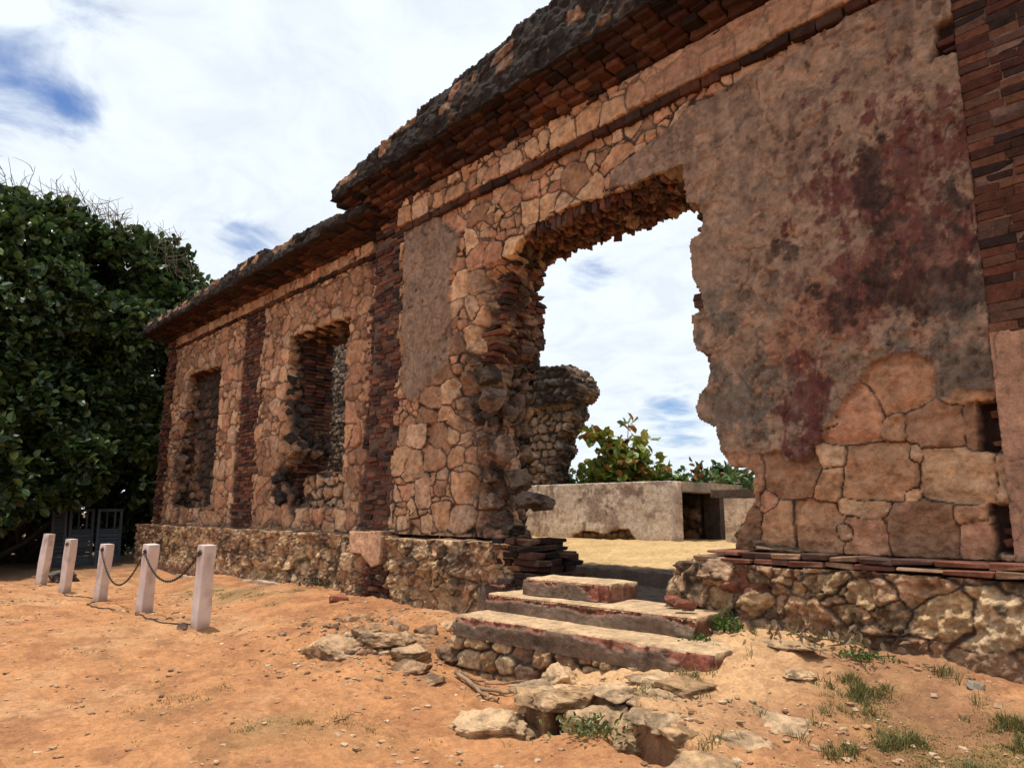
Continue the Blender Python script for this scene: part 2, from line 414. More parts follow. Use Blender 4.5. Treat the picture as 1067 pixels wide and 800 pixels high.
# ------------------------------------------------------------------ materials
def material(name, rough=0.9, bump=0.4, bscale=60, var=0.35, vscale=9.0, spec=0.2, pits=0.0, base=None, speck=0.0, grime=0.0):
    m = bpy.data.materials.new(name); m.use_nodes = True; t = m.node_tree; t.nodes.clear()
    def n(ty, **k):
        q = t.nodes.new(ty)
        for a, v in k.items(): setattr(q, a, v)
        return q
    l = t.links.new
    out = n('ShaderNodeOutputMaterial'); p = n('ShaderNodeBsdfPrincipled'); l(p.outputs[0], out.inputs[0])
    p.inputs['Roughness'].default_value = rough; p.inputs['Specular IOR Level'].default_value = spec
    tc = n('ShaderNodeTexCoord')
    if base is None:
        at = n('ShaderNodeAttribute', attribute_name='Col'); src = at.outputs['Color']
    else:
        rgb = n('ShaderNodeRGB'); rgb.outputs[0].default_value = (*base, 1); src = rgb.outputs[0]
    def noi(sc, de, ro=0.6):
        q = n('ShaderNodeTexNoise'); q.inputs['Scale'].default_value = sc; q.inputs['Detail'].default_value = de; q.inputs['Roughness'].default_value = ro
        l(tc.outputs['Object'], q.inputs['Vector']); return q.outputs[0]
    def mapr(v, a, b2, c, d):
        q = n('ShaderNodeMapRange'); l(v, q.inputs[0])
        for i, w in enumerate((a, b2, c, d)): q.inputs[i + 1].default_value = w
        return q.outputs[0]
    def mul(c, f):
        q = n('ShaderNodeMix', data_type='RGBA', blend_type='MULTIPLY'); q.inputs[0].default_value = 1; l(c, q.inputs[6]); l(f, q.inputs[7]); return q.outputs[2]
    n1, n2 = noi(vscale, 6), noi(bscale, 5, 0.7)
    c = mul(src, mapr(n1, 0.3, 0.7, 1 - var, 1 + var)); c = mul(c, mapr(n2, 0.3, 0.7, 1 - var * 0.6, 1 + var * 0.6))
    if speck:
        for sc_, am in ((24, speck), (60, speck * .8)):
            v = n('ShaderNodeTexVoronoi'); v.inputs['Scale'].default_value = sc_; v.inputs['Randomness'].default_value = 1; l(tc.outputs['Object'], v.inputs['Vector'])
            sp = n('ShaderNodeSeparateColor'); l(v.outputs['Color'], sp.inputs[0])
            c = mul(c, mapr(sp.outputs[0], 0.0, 1.0, 1 - am, 1 + am))
    if grime:
        c = mul(c, mapr(noi(7.0, 10, .72), .50, .64, 1.0, 1 - grime)); c = mul(c, mapr(noi(19.0, 8, .75), .46, .66, 1.12, 1 - grime))
    l(c, p.inputs['Base Color'])
    h = n2
    if pits:
        v = n('ShaderNodeTexVoronoi'); v.inputs['Scale'].default_value = 26; l(tc.outputs['Object'], v.inputs['Vector'])
        a = n('ShaderNodeMath', operation='MULTIPLY_ADD'); l(mapr(v.outputs['Distance'], 0.0, 0.28, 0, 1), a.inputs[0]); a.inputs[1].default_value = pits; l(n2, a.inputs[2]); h = a.outputs[0]
    b_ = n('ShaderNodeBump'); b_.inputs['Strength'].default_value = bump; b_.inputs['Distance'].default_value = 0.02
    l(h, b_.inputs['Height']); l(b_.outputs[0], p.inputs['Normal'])
    return m
M_STONE = material('weathered_stone', bump=1.0, bscale=38, var=0.28, pits=0.35, grime=.38)
M_PLAST = material('old_plaster', bump=0.85, bscale=42, var=0.22, pits=0.25, grime=.34)
M_BRICK = material('old_brick', bump=0.8, bscale=55, var=0.38, vscale=14)
M_GROUND = material('dry_earth', bump=1.0, bscale=30, var=0.16, vscale=3.0, pits=0.3, speck=0.13)
M_ROCK = material('rock', bump=1.0, bscale=34, var=0.3, grime=.3)
M_WOOD = material('painted_post', rough=0.6, bump=0.12, bscale=80, var=0.10, vscale=6)
M_BARK = material('bark', bump=0.6, bscale=40, var=0.4)
M_METAL = material('dark_chain', rough=0.6, bump=0.2, var=0.3, base=(0.05, 0.035, 0.03))

def leaf_material(name, rough=0.42):
    m = bpy.data.materials.new(name); m.use_nodes = True; t = m.node_tree; t.nodes.clear(); l = t.links.new
    out = t.nodes.new('ShaderNodeOutputMaterial'); p = t.nodes.new('ShaderNodeBsdfPrincipled'); tr = t.nodes.new('ShaderNodeBsdfTranslucent'); ms = t.nodes.new('ShaderNodeMixShader')
    at = t.nodes.new('ShaderNodeAttribute'); at.attribute_name = 'Col'
    l(at.outputs['Color'], p.inputs['Base Color']); l(at.outputs['Color'], tr.inputs['Color'])
    p.inputs['Roughness'].default_value = rough; p.inputs['Specular IOR Level'].default_value = 0.4
    ms.inputs[0].default_value = 0.22; l(p.outputs[0], ms.inputs[1]); l(tr.outputs[0], ms.inputs[2]); l(ms.outputs[0], out.inputs[0])
    return m
M_LEAF = leaf_material('leaf'); M_GRASS = leaf_material('grass_blade', 0.6)

# ------------------------------------------------------------------ ground
CTRL = np.array([(-20, -.2, -1.1), (-14.5, -.2, -.99), (-11, -.2, -.95), (-8.5, -.5, -.91), (-7, -.5, -.91), (-6.2, -1.0, -1.06), (-5.9, -1.45, -1.24),
    (-4.6, -1.5, -1.25), (-5.2, -1.4, -1.26), (-3.9, -1.4, -1.17), (-3.3, -1.25, -1.02), (-2.9, -.6, -.77), (-1.5, -.5, -.73), (0, -.5, -.73), (2, -.5, -.75), (-1.5, -1.5, -.97), (0, -1.5, -1.0), (-2.5, -2.2, -1.06),
    (-1, -3, -1.2), (-4, -3, -1.24), (-6, -2.6, -1.16), (-7.5, -1.6, -1.04), (-9.2, -2.57, -1.14), (-12, -2.39, -1.23), (-14.8, -2.3, -1.31), (-16.3, -2.6, -1.3), (-17.2, -2.8, -1.22),
    (-13, -4.2, -1.25), (-7, -4.5, -1.3), (-4, -5, -1.33), (0, -6, -1.38), (-20, -6, -1.35), (-12, -8, -1.4), (-27, -2, -1.3), (-24, -1, -1.25), (-40, 0, -1.5), (-30, -12, -1.5),
    (5, -5, -1.3), (8, -1, -1.0), (3, -10, -1.5), (-4.6, -0.6, -1.0), (-5.2, 0.3, -0.8), (-10, 3, -.95), (-18, 3, -1.1)])
LEDGE = np.array([onZ(p, -1.05)[:2] for p in [(556, 716), (600, 704), (690, 712), (740, 706), (800, 690), (1060, 700), (1060, 900), (770, 850), (712, 792), (672, 772), (655, 748), (610, 742), (585, 736), (566, 742), (548, 722)]])
def gz(x, y, fine=True):
    x = np.asarray(x, float); y = np.asarray(y, float)
    num = np.zeros(x.shape); den = np.zeros(x.shape)
    for cx_, cy_, cz_ in CTRL:
        w = 1.0 / ((x - cx_) ** 2 + (y - cy_) ** 2 + 0.25) ** 2
        num += w * cz_; den += w
    z = num / den
    far = ss(40, 120, np.hypot(x, y)); z = z * (1 - far) + (-1.6) * far
    z = z + 0.05 * fb2(x * 0.7, y * 0.7, 41, 3) * (1 - far)
    near = ss(30, 10, np.hypot(x, y + 6))
    z = z + near * 0.035 * fb2(x * 2.4, y * 2.4, 45, 4, 0.55)
    # trampled ledge of compacted rubble in front of the steps
    dl = dpoly(x, y, LEDGE) + 0.05 * fb2(x * 5, y * 5, 51, 3) + 0.008 * fb2(x * 14, y * 14, 52, 2)
    led = ss(-0.015, 0.05, dl)
    drop = ss(0.02, -0.02, dl) * ss(-0.22, -0.03, dl) * ss(-2.2, -2.9, x)
    z = z + led * 0.17 * ss(-1.0, -2.9, x) - drop * 0.18
    # heap of rubble between the wall and the flat block
    hp = np.exp(-(((x + 6.75) / 0.95) ** 2 + ((y + 1.75) / 0.62) ** 2)); z = z + 0.20 * hp * (0.6 + 0.5 * fc2(x * 4, y * 4, 61, 5, .62))
    # floor inside the building, one broken ledge above the door threshold
    ed = 1.12 + 0.08 * fb2(x * 3, x * 0 + 0.5, 71, 3)
    ins = ss(ed - 0.03, ed + 0.03, y) * ss(-22.5, -21.3, x)
    flo = -0.40 + 0.26 * ss(0.9, 4.2, y) + 0.015 * fb2(x * 2, y * 2, 72, 3) - 0.9 * ss(10, 26, y)
    z = z * (1 - ins) + flo * ins
    thr = ss(-0.42, -0.36, y) * (1 - ins) * ss(-6.6, -6.5, x) * ss(-3.2, -3.3, x)
    z = z * (1 - thr) + (-0.56 + 0.03 * fb2(x * 5, y * 5, 73, 3)) * thr
    if fine:
        z = z + near * (0.012 * fc2(x * 8, y * 8, 46, 4, .6) + 0.010 * ss(.1, .5, fc2(x * 15, y * 15, 47, 3)) * ss(-.5, .3, fc2(x * 1.2, y * 1.2, 48, 3)))
        z = z + near * led * ss(-1.4, -2.6, x) * (0.022 * fc2(x * 6, y * 6, 53, 4) - .03 * (1 - rid2(x * 4, y * 4, 54, 4)))
    return z
def gz1(x, y): return float(gz(np.array([x]), np.array([y]))[0])
def axis(*seg):
    out = [seg[0][0]]
    for a, b2, st in seg:
        k = max(1, int(round((b2 - a) / st))); out += list(a + (b2 - a) * np.arange(1, k + 1) / k)
    return np.array(out)
gx = axis((-900, -200, 100), (-200, -60, 14), (-60, -26, 1.5), (-26, -13, .10), (-13, -7.2, .045), (-7.2, -.6, .02), (-.6, 2, .08), (2, 12, .8), (12, 60, 8), (60, 900, 120))
gy = axis((-900, -100, 100), (-100, -16, 8), (-16, -7, .4), (-7, -4.6, .06), (-4.6, 1.1, .02), (1.1, 4.5, .05), (4.5, 12, .25), (12, 40, 3), (40, 120, 16), (120, 900, 130))
GX, GY = np.meshgrid(gx, gy); GZ = gz(GX, GY)
earth = np.array([0.435, 0.203, 0.088]); pale = np.array([0.49, 0.282, 0.142]); sand = np.array([0.50, 0.33, 0.155])
w1 = ss(-0.5, 0.7, fc2(GX * 0.9, GY * 0.9, 81, 5)); w2 = ss(-.1, 0.7, fc2(GX * 2.6, GY * 3.3, 82, 5, .65)) * 1.8
gc = earth[None, None] * (1 - 0.6 * w1[..., None]) + pale * 0.6 * w1[..., None]
gc = gc * (1 - 0.36 * w2[..., None]) + np.array([0.27, 0.115, 0.052]) * 0.36 * w2[..., None]
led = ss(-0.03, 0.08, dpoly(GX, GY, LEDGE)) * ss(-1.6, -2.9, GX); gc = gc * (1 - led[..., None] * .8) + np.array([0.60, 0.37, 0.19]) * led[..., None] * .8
dlc = dpoly(GX, GY, LEDGE); und = ss(.05, .0, dlc) * ss(-.16, -.03, dlc) * ss(-2.0, -2.6, GX); gc = gc * (1 - .75 * und[..., None]) + np.array([.15, .08, .045]) * .75 * und[..., None]  # shade below the ledge edge painted into the soil colour
ins = ss(1.32, 1.55, GY + .1 * fb2(GX * 3, GY * 3, 97, 3)) * ss(-22.5, -21.3, GX); gc = gc * (1 - ins[..., None]) + sand * ins[..., None]  # sand colour begins only beyond the painted shadow of the wall
thr = ss(-0.44, -0.38, GY) * (1 - ins) * 1.0 * ss(-6.6, -6.5, GX) * ss(-3.1, -3.3, GX); gc = gc * (1 - thr[..., None]) + np.array([0.085, 0.055, 0.04]) * thr[..., None]  # wall's shadow on the doorway floor painted in as darker soil
# brownish damp soil at the right, thin moss by the tufts of grass
def gmask(X, Y):
    n = fb2(X * 1.6, Y * 1.6, 91, 4)
    a = np.exp(-(((X + 0.8) / 1.15) ** 2 + ((Y + 1.5) / 0.95) ** 2)) * 1.6
    b2 = np.exp(-(((X + 5.0) / 1.3) ** 2 + ((Y + 3.5) / 0.7) ** 2)) * 0.55
    c = np.exp(-(((X + 12.2) / 2.2) ** 2 + ((Y + 1.0) / 0.55) ** 2)) * 1.1
    return np.clip((a + b2 + c) + 0.9 * n - 0.35, 0, 1)
gm = gmask(GX, GY); gc = gc * (1 - 0.7 * gm[..., None]) + np.array([0.17, 0.125, 0.05]) * 0.7 * gm[..., None]
rt = ss(-3.4, -2.4, GX) * ss(-3.0, -1.2, GY) * (1 - ins) * ss(-.5, .5, fc2(GX * 2, GY * 2, 95, 5, .65) + .25); gc = gc * (1 - .55 * rt[..., None]) + np.array([0.25, 0.12, 0.065]) * .55 * rt[..., None]
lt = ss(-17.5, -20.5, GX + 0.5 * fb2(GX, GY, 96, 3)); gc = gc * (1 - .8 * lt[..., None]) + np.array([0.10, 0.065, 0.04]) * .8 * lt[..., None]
gid = np.arange(GX.size).reshape(GX.shape)
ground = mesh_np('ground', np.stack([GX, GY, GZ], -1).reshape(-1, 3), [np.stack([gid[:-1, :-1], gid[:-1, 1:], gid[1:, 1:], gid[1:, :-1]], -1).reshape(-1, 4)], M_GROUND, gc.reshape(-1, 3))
tag(ground, kind='structure')

# ------------------------------------------------------------------ the ruined building
BLD = thing('ruined_building', 'long roofless ruin of stone and brick with a broken doorway and two windows', 'ruin', (-10, 0.3, -0.9))
STP = np.array([[0.52, 0.290, 0.160], [0.45, 0.245, 0.138], [0.60, 0.37, 0.215], [0.34, 0.185, 0.108], [0.52, 0.325, 0.205], [0.48, 0.245, 0.145]])
MORT = np.array([0.045, 0.03, 0.023])
def stonecol(bi, X, Z, seed=0, pal=STP):
    k = (hr(bi, 5 + seed) * len(pal)).astype(int).clip(0, len(pal) - 1)
    c = pal[k] * (0.82 + 0.36 * hr(bi, 6 + seed))[..., None]
    return c
_FILL = [None]
def stoneh(e, bi, lx, lz, X, Z, w=0.022, h=0.035, tilt=0.10, rough=0.010, seed=0):
    e = e - 0.004 - 0.014 * fc2(X * 12, Z * 12, 230 + seed, 4)
    t = np.clip(e / w, 0, 1); t = 1 - (1 - t) ** 3.2
    fl = ss(-.05, .45, fc2(X * 1.7, Z * 1.7, 240 + seed, 5, .62)) * (.75 + .25 * fc2(X * 18, Z * 18, 241, 3)); _FILL[0] = np.clip(fl, 0, 1); t = np.maximum(t, fl * .5)
    k1, k2, k3 = hr(bi, 1 + seed), hr(bi, 2 + seed), hr(bi, 3 + seed)
    d = h * t + (k1 - 0.5) * 0.03 * t
    an = k2 * 6.283
    d += t * (tilt * (k3 - .4) * 1.2 * (lx * np.cos(an) + lz * np.sin(an)))
    d -= t * 0.35 * np.maximum(0, lx * np.cos(an * 3) + lz * np.sin(an * 3) - .07 - .05 * k1)       # a broken facet
    rs = .45 + 1.1 * hr(bi, 4 + seed)
    return d + t * rs * (rough * 1.6 * fc2(X * 7, Z * 7, 200 + seed, 5, 0.66) - rough * 1.3 * (1 - rid2(X * 9, Z * 9, 210 + seed, 4)) * 2)
def jointmix(c, e, w=0.012, col=MORT):
    a = ss(w * 1.05, w * 0.45, e)[..., None]
    if _FILL[0] is not None and _FILL[0].shape == e.shape: col = np.array(col) + (np.array([.25, .155, .105]) - np.array(col)) * (_FILL[0] * .5)[..., None]
    return c * (1 - a) + np.array(col) * a
def bl(c, a, col): return c * (1 - a[..., None]) + np.array(col) * a[..., None]

DOOR = wallpoly([(715, 174), (682, 184), (660, 196), (638, 203), (615, 209), (594, 216), (575, 225), (559, 233), (541, 255), (530, 280), (522, 310), (512, 350), (503, 385), (505, 410), (515, 440), (519, 470), (520, 500), (522, 520), (532, 556), (530, 640),
    (775, 640), (767, 560), (778, 540), (787, 520), (787, 492), (774, 487), (762, 486), (753, 472), (751, 460), (747, 446), (738, 443), (730, 438), (727, 424), (731, 410), (741, 400), (742, 370), (731, 367), (725, 352), (724, 330), (735, 321), (733, 307), (724, 292), (721, 262), (724, 250), (733, 245), (733, 215), (717, 213)])
PL_L = wallpoly([(424, 238), (455, 226), (482, 243), (477, 262), (470, 292), (472, 330), (470, 380), (447, 399), (434, 420), (420, 417)])
PL_R = wallpoly([(640, 196), (637, 180), (660, 165), (690, 142), (720, 114), (760, 94), (800, 66), (900, 14), (1010, -60), (1040, 406), (1000, 406), (996, 418), (972, 420), (972, 386), (956, 372), (940, 370), (908, 382), (896, 400), (876, 432), (848, 466), (842, 482), (820, 480), (814, 472), (790, 474), (750, 472), (700, 440), (690, 300), (700, 215), (714, 190)])
SEEDS = []
for (px_, py_, w_, h_) in [(935, 400, 60, 60), (893, 432, 50, 55), (972, 440, 70, 45), (928, 445, 22, 26), (916, 492, 78, 66), (1003, 494, 92, 52), (866, 476, 28, 20), (830, 492, 54, 44), (862, 506, 26, 40), (850, 548, 56, 48), (903, 530, 50, 12),
        (907, 562, 38, 34), (962, 552, 74, 52), (815, 547, 36, 44), (1016, 536, 40, 14), (1023, 558, 34, 34), (1046, 500, 10, 60), (1046, 555, 20, 40), (1012, 445, 12, 46), (1000, 410, 36, 16), (953, 474, 10, 16), (884, 556, 14, 10), (780, 500, 30, 40), (772, 545, 30, 40), (952, 518, 12, 8), (872, 436, 14, 10), (800, 520, 16, 16)]:
    q = onY((px_, py_), 0); q2 = onY((px_ + w_ / 2, py_), 0); q3 = onY((px_, py_ - h_ / 2), 0)
    SEEDS.append((q[0], q[2], (0.25 / max(q2[0] - q[0], .02)) ** 1.6, (0.25 / max(q3[2] - q[2], .02)) ** 1.6))
NICHE = [(wallpoly([(1017, 418), (1045, 418), (1052, 472), (1021, 470)]), 0.16), (wallpoly([(1030, 524), (1062, 526), (1066, 577), (1040, 577)]), 0.12), (wallpoly([(976, 28), (1002, 16), (1004, 56), (976, 64)]), 0.07)]
PATCH = [(onY((a, b2), 0)[0], onY((a, b2), 0)[2], r_) for a, b2, r_ in [(735, 148, .16), (740, 176, .15), (733, 200, .17), (750, 222, .16), (795, 414, .13), (808, 85, .36), (853, 66, .22), (848, 130, .1), (790, 330, .12), (830, 250, .1), (735, 345, .14), (795, 490, .2), (905, 45, .18), (957, 352, .12), (890, 105, .12)]]
XL, XR = -8.9, -1.24
def toothing(Z, seed, amp=0.09): return amp * (2 * _h(np.floor(Z / 0.225), np.floor(Z / 0.225) * 0, 0, seed) - 1) + 0.02 * fb2(Z * 9, Z * 0, seed, 2)
def fn_center(X, Z):
    dd = dpoly(X, Z, DOOR); dd = dd + 0.02 * fb2(X * 9, Z * 9, 301, 3)
    mask = dd < 0
    dist = -dd
    # stones
    e1, b1, lx1, lz1 = masonry2(X, Z, 0.36, 0.30, 310, 0.34, 0.06, 3., .32)
    e2, b2, lx2, lz2 = masonry2(X, Z, 0.46, 0.40, 320, 0.26, 0.055, 3., .22)
    e3, b3, lx3, lz3 = seeded(X, Z, SEEDS, 330, .055, 3.2)
    right = X > -3.75; low = (Z < 1.55) & (X < -5)
    sel = lambda a, b_, c: np.where(right & (Z < 2.2), c, np.where(low, b_, a))
    e, bi, lx, lz = sel(e1, e2, e3), sel(b1, b2 + .11, b3), sel(lx1, lx2, lx3), sel(lz1, lz2, lz3)
    d = stoneh(e, bi, lx, lz, X, Z); c = jointmix(stonecol(bi, X, Z), e)
    c = c * (0.88 + 0.24 * vn2(X * 5, Z * 5, 7))[..., None]
    d = np.where(right & (Z < 2.2), d + 0.020 * fc2(X * 5, Z * 5, 340, 6, .66) - .014 * (1 - rid2(X * 6, Z * 7, 341, 4)), d)
    # weathered, blackened rubble beside the broken door edge
    wz = ss(0.75, 0.1, dist + 0.25 * fb2(X * 3, Z * 3, 345, 3)) * ((X < -5) & (Z < 3.6))
    d = d - wz * (0.10 + 0.22 * ss(0.45, 0, dist)) + wz * 0.13 * fc2(X * 4.5, Z * 4.5, 346, 5, 0.6)
    c = bl(c, np.clip(wz * (0.55 + 0.6 * fc2(X * 4, Z * 4, 347, 4)), 0, 0.85), (0.115, 0.082, 0.06))
    c = bl(c, np.clip(wz * ss(0.0, 0.5, fc2(X * 3.1, Z * 3.1, 348, 5)), 0, .85), (0.03, 0.025, 0.022))
    # plaster
    nz = 0.045 * fb2(X * 5, Z * 5, 350, 4, 0.6)
    pr = dpoly(X, Z, PL_R) + nz; pl = dpoly(X, Z, PL_L) + nz + .05 * fc2(X * 4, Z * 4, 352, 5, .62)
    ptc = np.zeros(X.shape)
    for (ax, az, ar) in PATCH:
        k = 1 - np.hypot(X - ax, (Z - az) * 1.2) / (ar * 1.15) + .45 * fc2(X * 5, Z * 5, 351, 4); ptc = np.maximum(ptc, ss(.28, .36, k))
    pm = np.maximum(pr, pl); a = ss(0.0, 0.02, pm)
    cr_ = np.abs(fb2(X * 1.4 + 3, Z * 1.2, 355, 4, 0.55)); crack = ss(0.016, 0.0, cr_) * ss(0, .3, vn2(X * .9, Z * .9, 356) - .3)
    und = 0.020 * fb2(X * 2.3, Z * 2.3, 357, 4, 0.6) + 0.006 * fc2(X * 10, Z * 10, 358, 4, .7)
    lay = ss(0.10, 0.125, fb2(X * 1.9, Z * 1.7, 359, 6, 0.62)) * 0.018     # a second coat, partly gone
    hp = 0.050 + und + lay - 0.015 * crack
    d = d * (1 - a) + hp * a
    base = np.array([0.290, 0.195, 0.135]); pc = base * (0.85 + 0.3 * vn2(X * 2.2, Z * 2.2, 360))[..., None]
    pc = bl(pc, ss(.0, .03, lay) * .45, (0.33, 0.20, 0.13))
    pk = ss(0.0, 0.5, fb2(X * 1.1, Z * 1.1, 361, 4)); pc = bl(pc, pk * 0.3, (0.27, 0.155, 0.11))
    mot = ss(.0, .7, fc2(X * 6, Z * 6, 362, 5, .7)); pc = bl(pc, mot * .35, (.15, .098, .075)); pc = bl(pc, ss(.25, .8, fc2(X * 3.5, Z * 4.5, 363, 5, .7)) * .4, (.33, .22, .16))
    chip = ss(.30, .40, fc2(X * 4.5, Z * 4.5, 364, 5, .62)) * ss(-.2, .4, fc2(X * .8, Z * .8, 365, 3)); pc = bl(pc, chip * .35, (.34, .215, .145)); d = d - a * .010 * chip
    pc = bl(pc, ptc * .8, np.array([.37, .235, .155])); d = d - a * ptc * (.016 - .006 * fc2(X * 9, Z * 9, 366, 4))
    pc = bl(pc, crack * 0.5, (0.10, 0.06, 0.045))
    def blob(p, sx, sz, n, fr=2.5, amt=1.2, o=.9):
        q = onY(p, 0); t = o - np.hypot((X - q[0]) / sx, (Z - q[2]) / sz) + amt * .55 * fc2(X * fr, Z * fr, n, 4) + .75 * fc2(X * 11, Z * 8, n + 1, 5, .7)
        return ss(0.12, 0.55, t)
    gcem = np.maximum(blob((775, 420), .50, .5, 370, o=1.25), blob((1000, 365), .42, .33, 371, o=1.3)); gcem = np.maximum(gcem, blob((745, 320), .25, .4, 374)); pc = bl(pc, gcem * .9, (0.165, 0.130, 0.100)); d = d + a * gcem * .012 * fc2(X * 12, Z * 12, 379, 4, .7)
    ora = np.maximum(blob((850, 345), .38, .5, 372, o=1.2), blob((940, 270), .3, .3, 373)); pc = bl(pc, ora * .65, (0.36, 0.17, 0.10))
    mar = np.maximum(blob((935, 225), .50, .85, 375, 2.2, .9, 1.4), blob((965, 165), .30, .40, 377, 2.5, 1., 1.1)); mar = np.maximum(mar, blob((848, 410), .20, .60, 376, 2.5, 1., 1.3)); mar = np.maximum(mar, .7 * blob((880, 300), .5, .5, 391, 2.5, 1.2, .8)); mar = mar * (.7 + .3 * ss(-.5, .3, fc2(X * 16, Z * 5, 387, 5, .7)))
    pc = bl(pc, np.clip(mar * .92, 0, .92), (0.115, 0.034, 0.031))
    pc = bl(pc, blob((820, 170), .5, .3, 378) * .3, (0.16, .07, .055))
    blk = np.maximum(blob((918, 215), .15, .75, 380, 3, 1., 1.05), blob((960, 305), .55, .30, 381, 4, 1., 1.3)); blk = np.maximum(blk, blob((880, 335), .12, .4, 384, 3)); blk = np.maximum(blk, blob((822, 268), .14, .26, 382)); blk = np.maximum(blk, blob((992, 215), .10, .25, 383))
    pc = bl(pc, np.clip(blk * .8, 0, .8) * (.75 + .25 * ss(-.3, .3, fc2(X * 20, Z * 9, 392, 4, .7))), (0.026, 0.018, 0.016))
    run = ss(.25, .8, fc2(X * 9, Z * .9, 388, 4, .6)) * ss(-.3, .5, fc2(X * 1.2, Z * .8, 389, 3)); pc = bl(pc, run * .4, (.10, .065, .052))
    pit = ss(0.72, 0.8, vn2(X * 17, Z * 17, 385)) * ss(.45, .7, vn2(X * 2, Z * 2, 386)); pc = bl(pc, pit * .6, (0.07, 0.045, 0.035)); d = d - pit * a * 0.012
    c = c * (1 - a[..., None]) + pc * a[..., None]
    ej = ss(0.05, 0.0, np.abs(pm)) * .35; c = bl(c, ej * (pm < 0.01), (0.16, 0.10, 0.07))
    # rubble course just under the band and over the lintel darkened by rain
    al = ss(0.25, 0.65, fb2(X * 2.2, Z * 2.2, 390, 4)) * ss(.2, .9, Z) * (1 - a); c = bl(c, al * .35, (0.16, 0.09, 0.06))
    for P, dep in NICHE:
        m = ss(-0.005, 0.01, dpoly(X, Z, P) + 0.01 * fb2(X * 20, Z * 20, 395, 2)); d = d * (1 - m) - dep * m; c = bl(c, m, (0.05, 0.028, 0.022))
    # beds for the brick pilasters at both ends
    mL = ss(0.0, 0.012, (XL + toothing(Z, 396)) - X); mR = ss(0, 0.012, X - (XR + 0.0 * Z) - 0.004 * fb2(Z * 5, Z * 0, 397, 2))
    d = d * (1 - mL) - 0.036 * mL; d = d * (1 - mR) - 0.05 * mR; c = bl(c, np.maximum(mL, mR), (0.125, 0.082, 0.062))
    return d, c, mask
def jamb_shift(Q, t):
    Q = Q.copy(); m = (Q[:, 0] < -5.2) & (Q[:, 0] > -7.4) & (Q[:, 2] < 4.1)
    Q[:, 0] += m * t * np.interp(Q[:, 2], [0, .4, .9, 1.4, 2.0, 2.6, 2.9, 3.5], [-.75, -.55, -.34, -.24, .08, .04, 0, -.46]) * ss(-5.2, -6.0, Q[:, 0]); return Q
wall_c = adopt(relief('wall', -9.72, -0.32, -0.02, 4.72, 0.0125, 0.0125, fn_center, M_STONE, th=0.92, segs=44, rough=0.16, rim=(0.13, 0.085, 0.06), seed=3, rub=.16, rubs=4.2, post=jamb_shift), BLD)

# left wing wall, 0.3 m behind the entrance bay
W1 = wallpoly([(197, 392), (214, 386), (232, 381), (231, 400), (228, 445), (225, 480), (220, 528), (200, 529), (180, 528), (186, 490), (184, 470), (193, 440), (196, 415)], 0.3)
W2 = wallpoly([(304, 351), (335, 340), (367, 330), (364, 350), (362, 366), (360, 412), (361, 459), (357, 490), (361, 527), (330, 529), (299, 529), (297, 512), (291, 497), (306, 470), (303, 440), (303, 400)], 0.3)
WP = [(-20.75, -20.2), (-15.62, -14.55)]
def fn_wing(X, Z):
    n = 0.04 * fb2(X * 5, Z * 5, 401, 3)
    d1 = dpoly(X, Z, W1) + n; d2 = dpoly(X, Z, W2) + n; dd = np.maximum(d1, d2); mask = dd < 0
    e, bi, lx, lz = masonry2(X, Z, 0.40, 0.36, 410, 0.35, 0.06, 3., .4)
    d = stoneh(e, bi, lx, lz, X, Z, w=0.03, h=0.05, tilt=.14); c = jointmix(stonecol(bi, X, Z, 3), e, .016, (0.13, .075, .05))
    c = c * (0.85 + 0.3 * vn2(X * 3, Z * 3, 411))[..., None]
    # blackened eroded stones by the window edges
    blk = ss(0.42, 0.0, -dd + 0.22 * fc2(X * 3, Z * 3, 412, 4)) * (X < np.where(X < -15.5, -18.6, -12.6)) * ss(3.0, 2.2, Z)
    c = bl(c, np.clip(blk * (.7 + .6 * fc2(X * 3, Z * 3, 413, 4)), 0, .92), (0.05, .038, .032)); d = d - .1 * blk + .05 * blk * fb2(X * 5, Z * 5, 414, 3)
    c = bl(c, ss(0.2, 0.6, fb2(X * 1.6, Z * 1.6, 415, 4)) * .3, (0.2, .11, .07))
    m = np.zeros(X.shape)
    for k, (a, b2) in enumerate(WP):
        m = np.maximum(m, ss(0, .03, X - (a + toothing(Z, 420 + k, .1))) * ss(0, .03, (b2 + toothing(Z, 430 + k, .1)) - X))
    m = np.maximum(m, ss(0, .03, X - (-10.25 + toothing(Z, 440, .14))))
    d = d * (1 - m) + .004 * m; c = bl(c, m, (0.115, .075, .057))
    return d, c, mask
wall_w = adopt(relief('wall', -20.8, -9.6, -0.06, 4.70, 0.026, 0.022, fn_wing, M_STONE, org=(0, 0.3, 0), th=0.85, segs=26, rough=0.10, rim=(0.12, .07, .05), seed=5, rub=.14, rubs=4., rpal=[[.05, .04, .034], [.035, .028, .026], [.12, .08, .06], [.07, .05, .042], [.2, .125, .085]]), BLD)

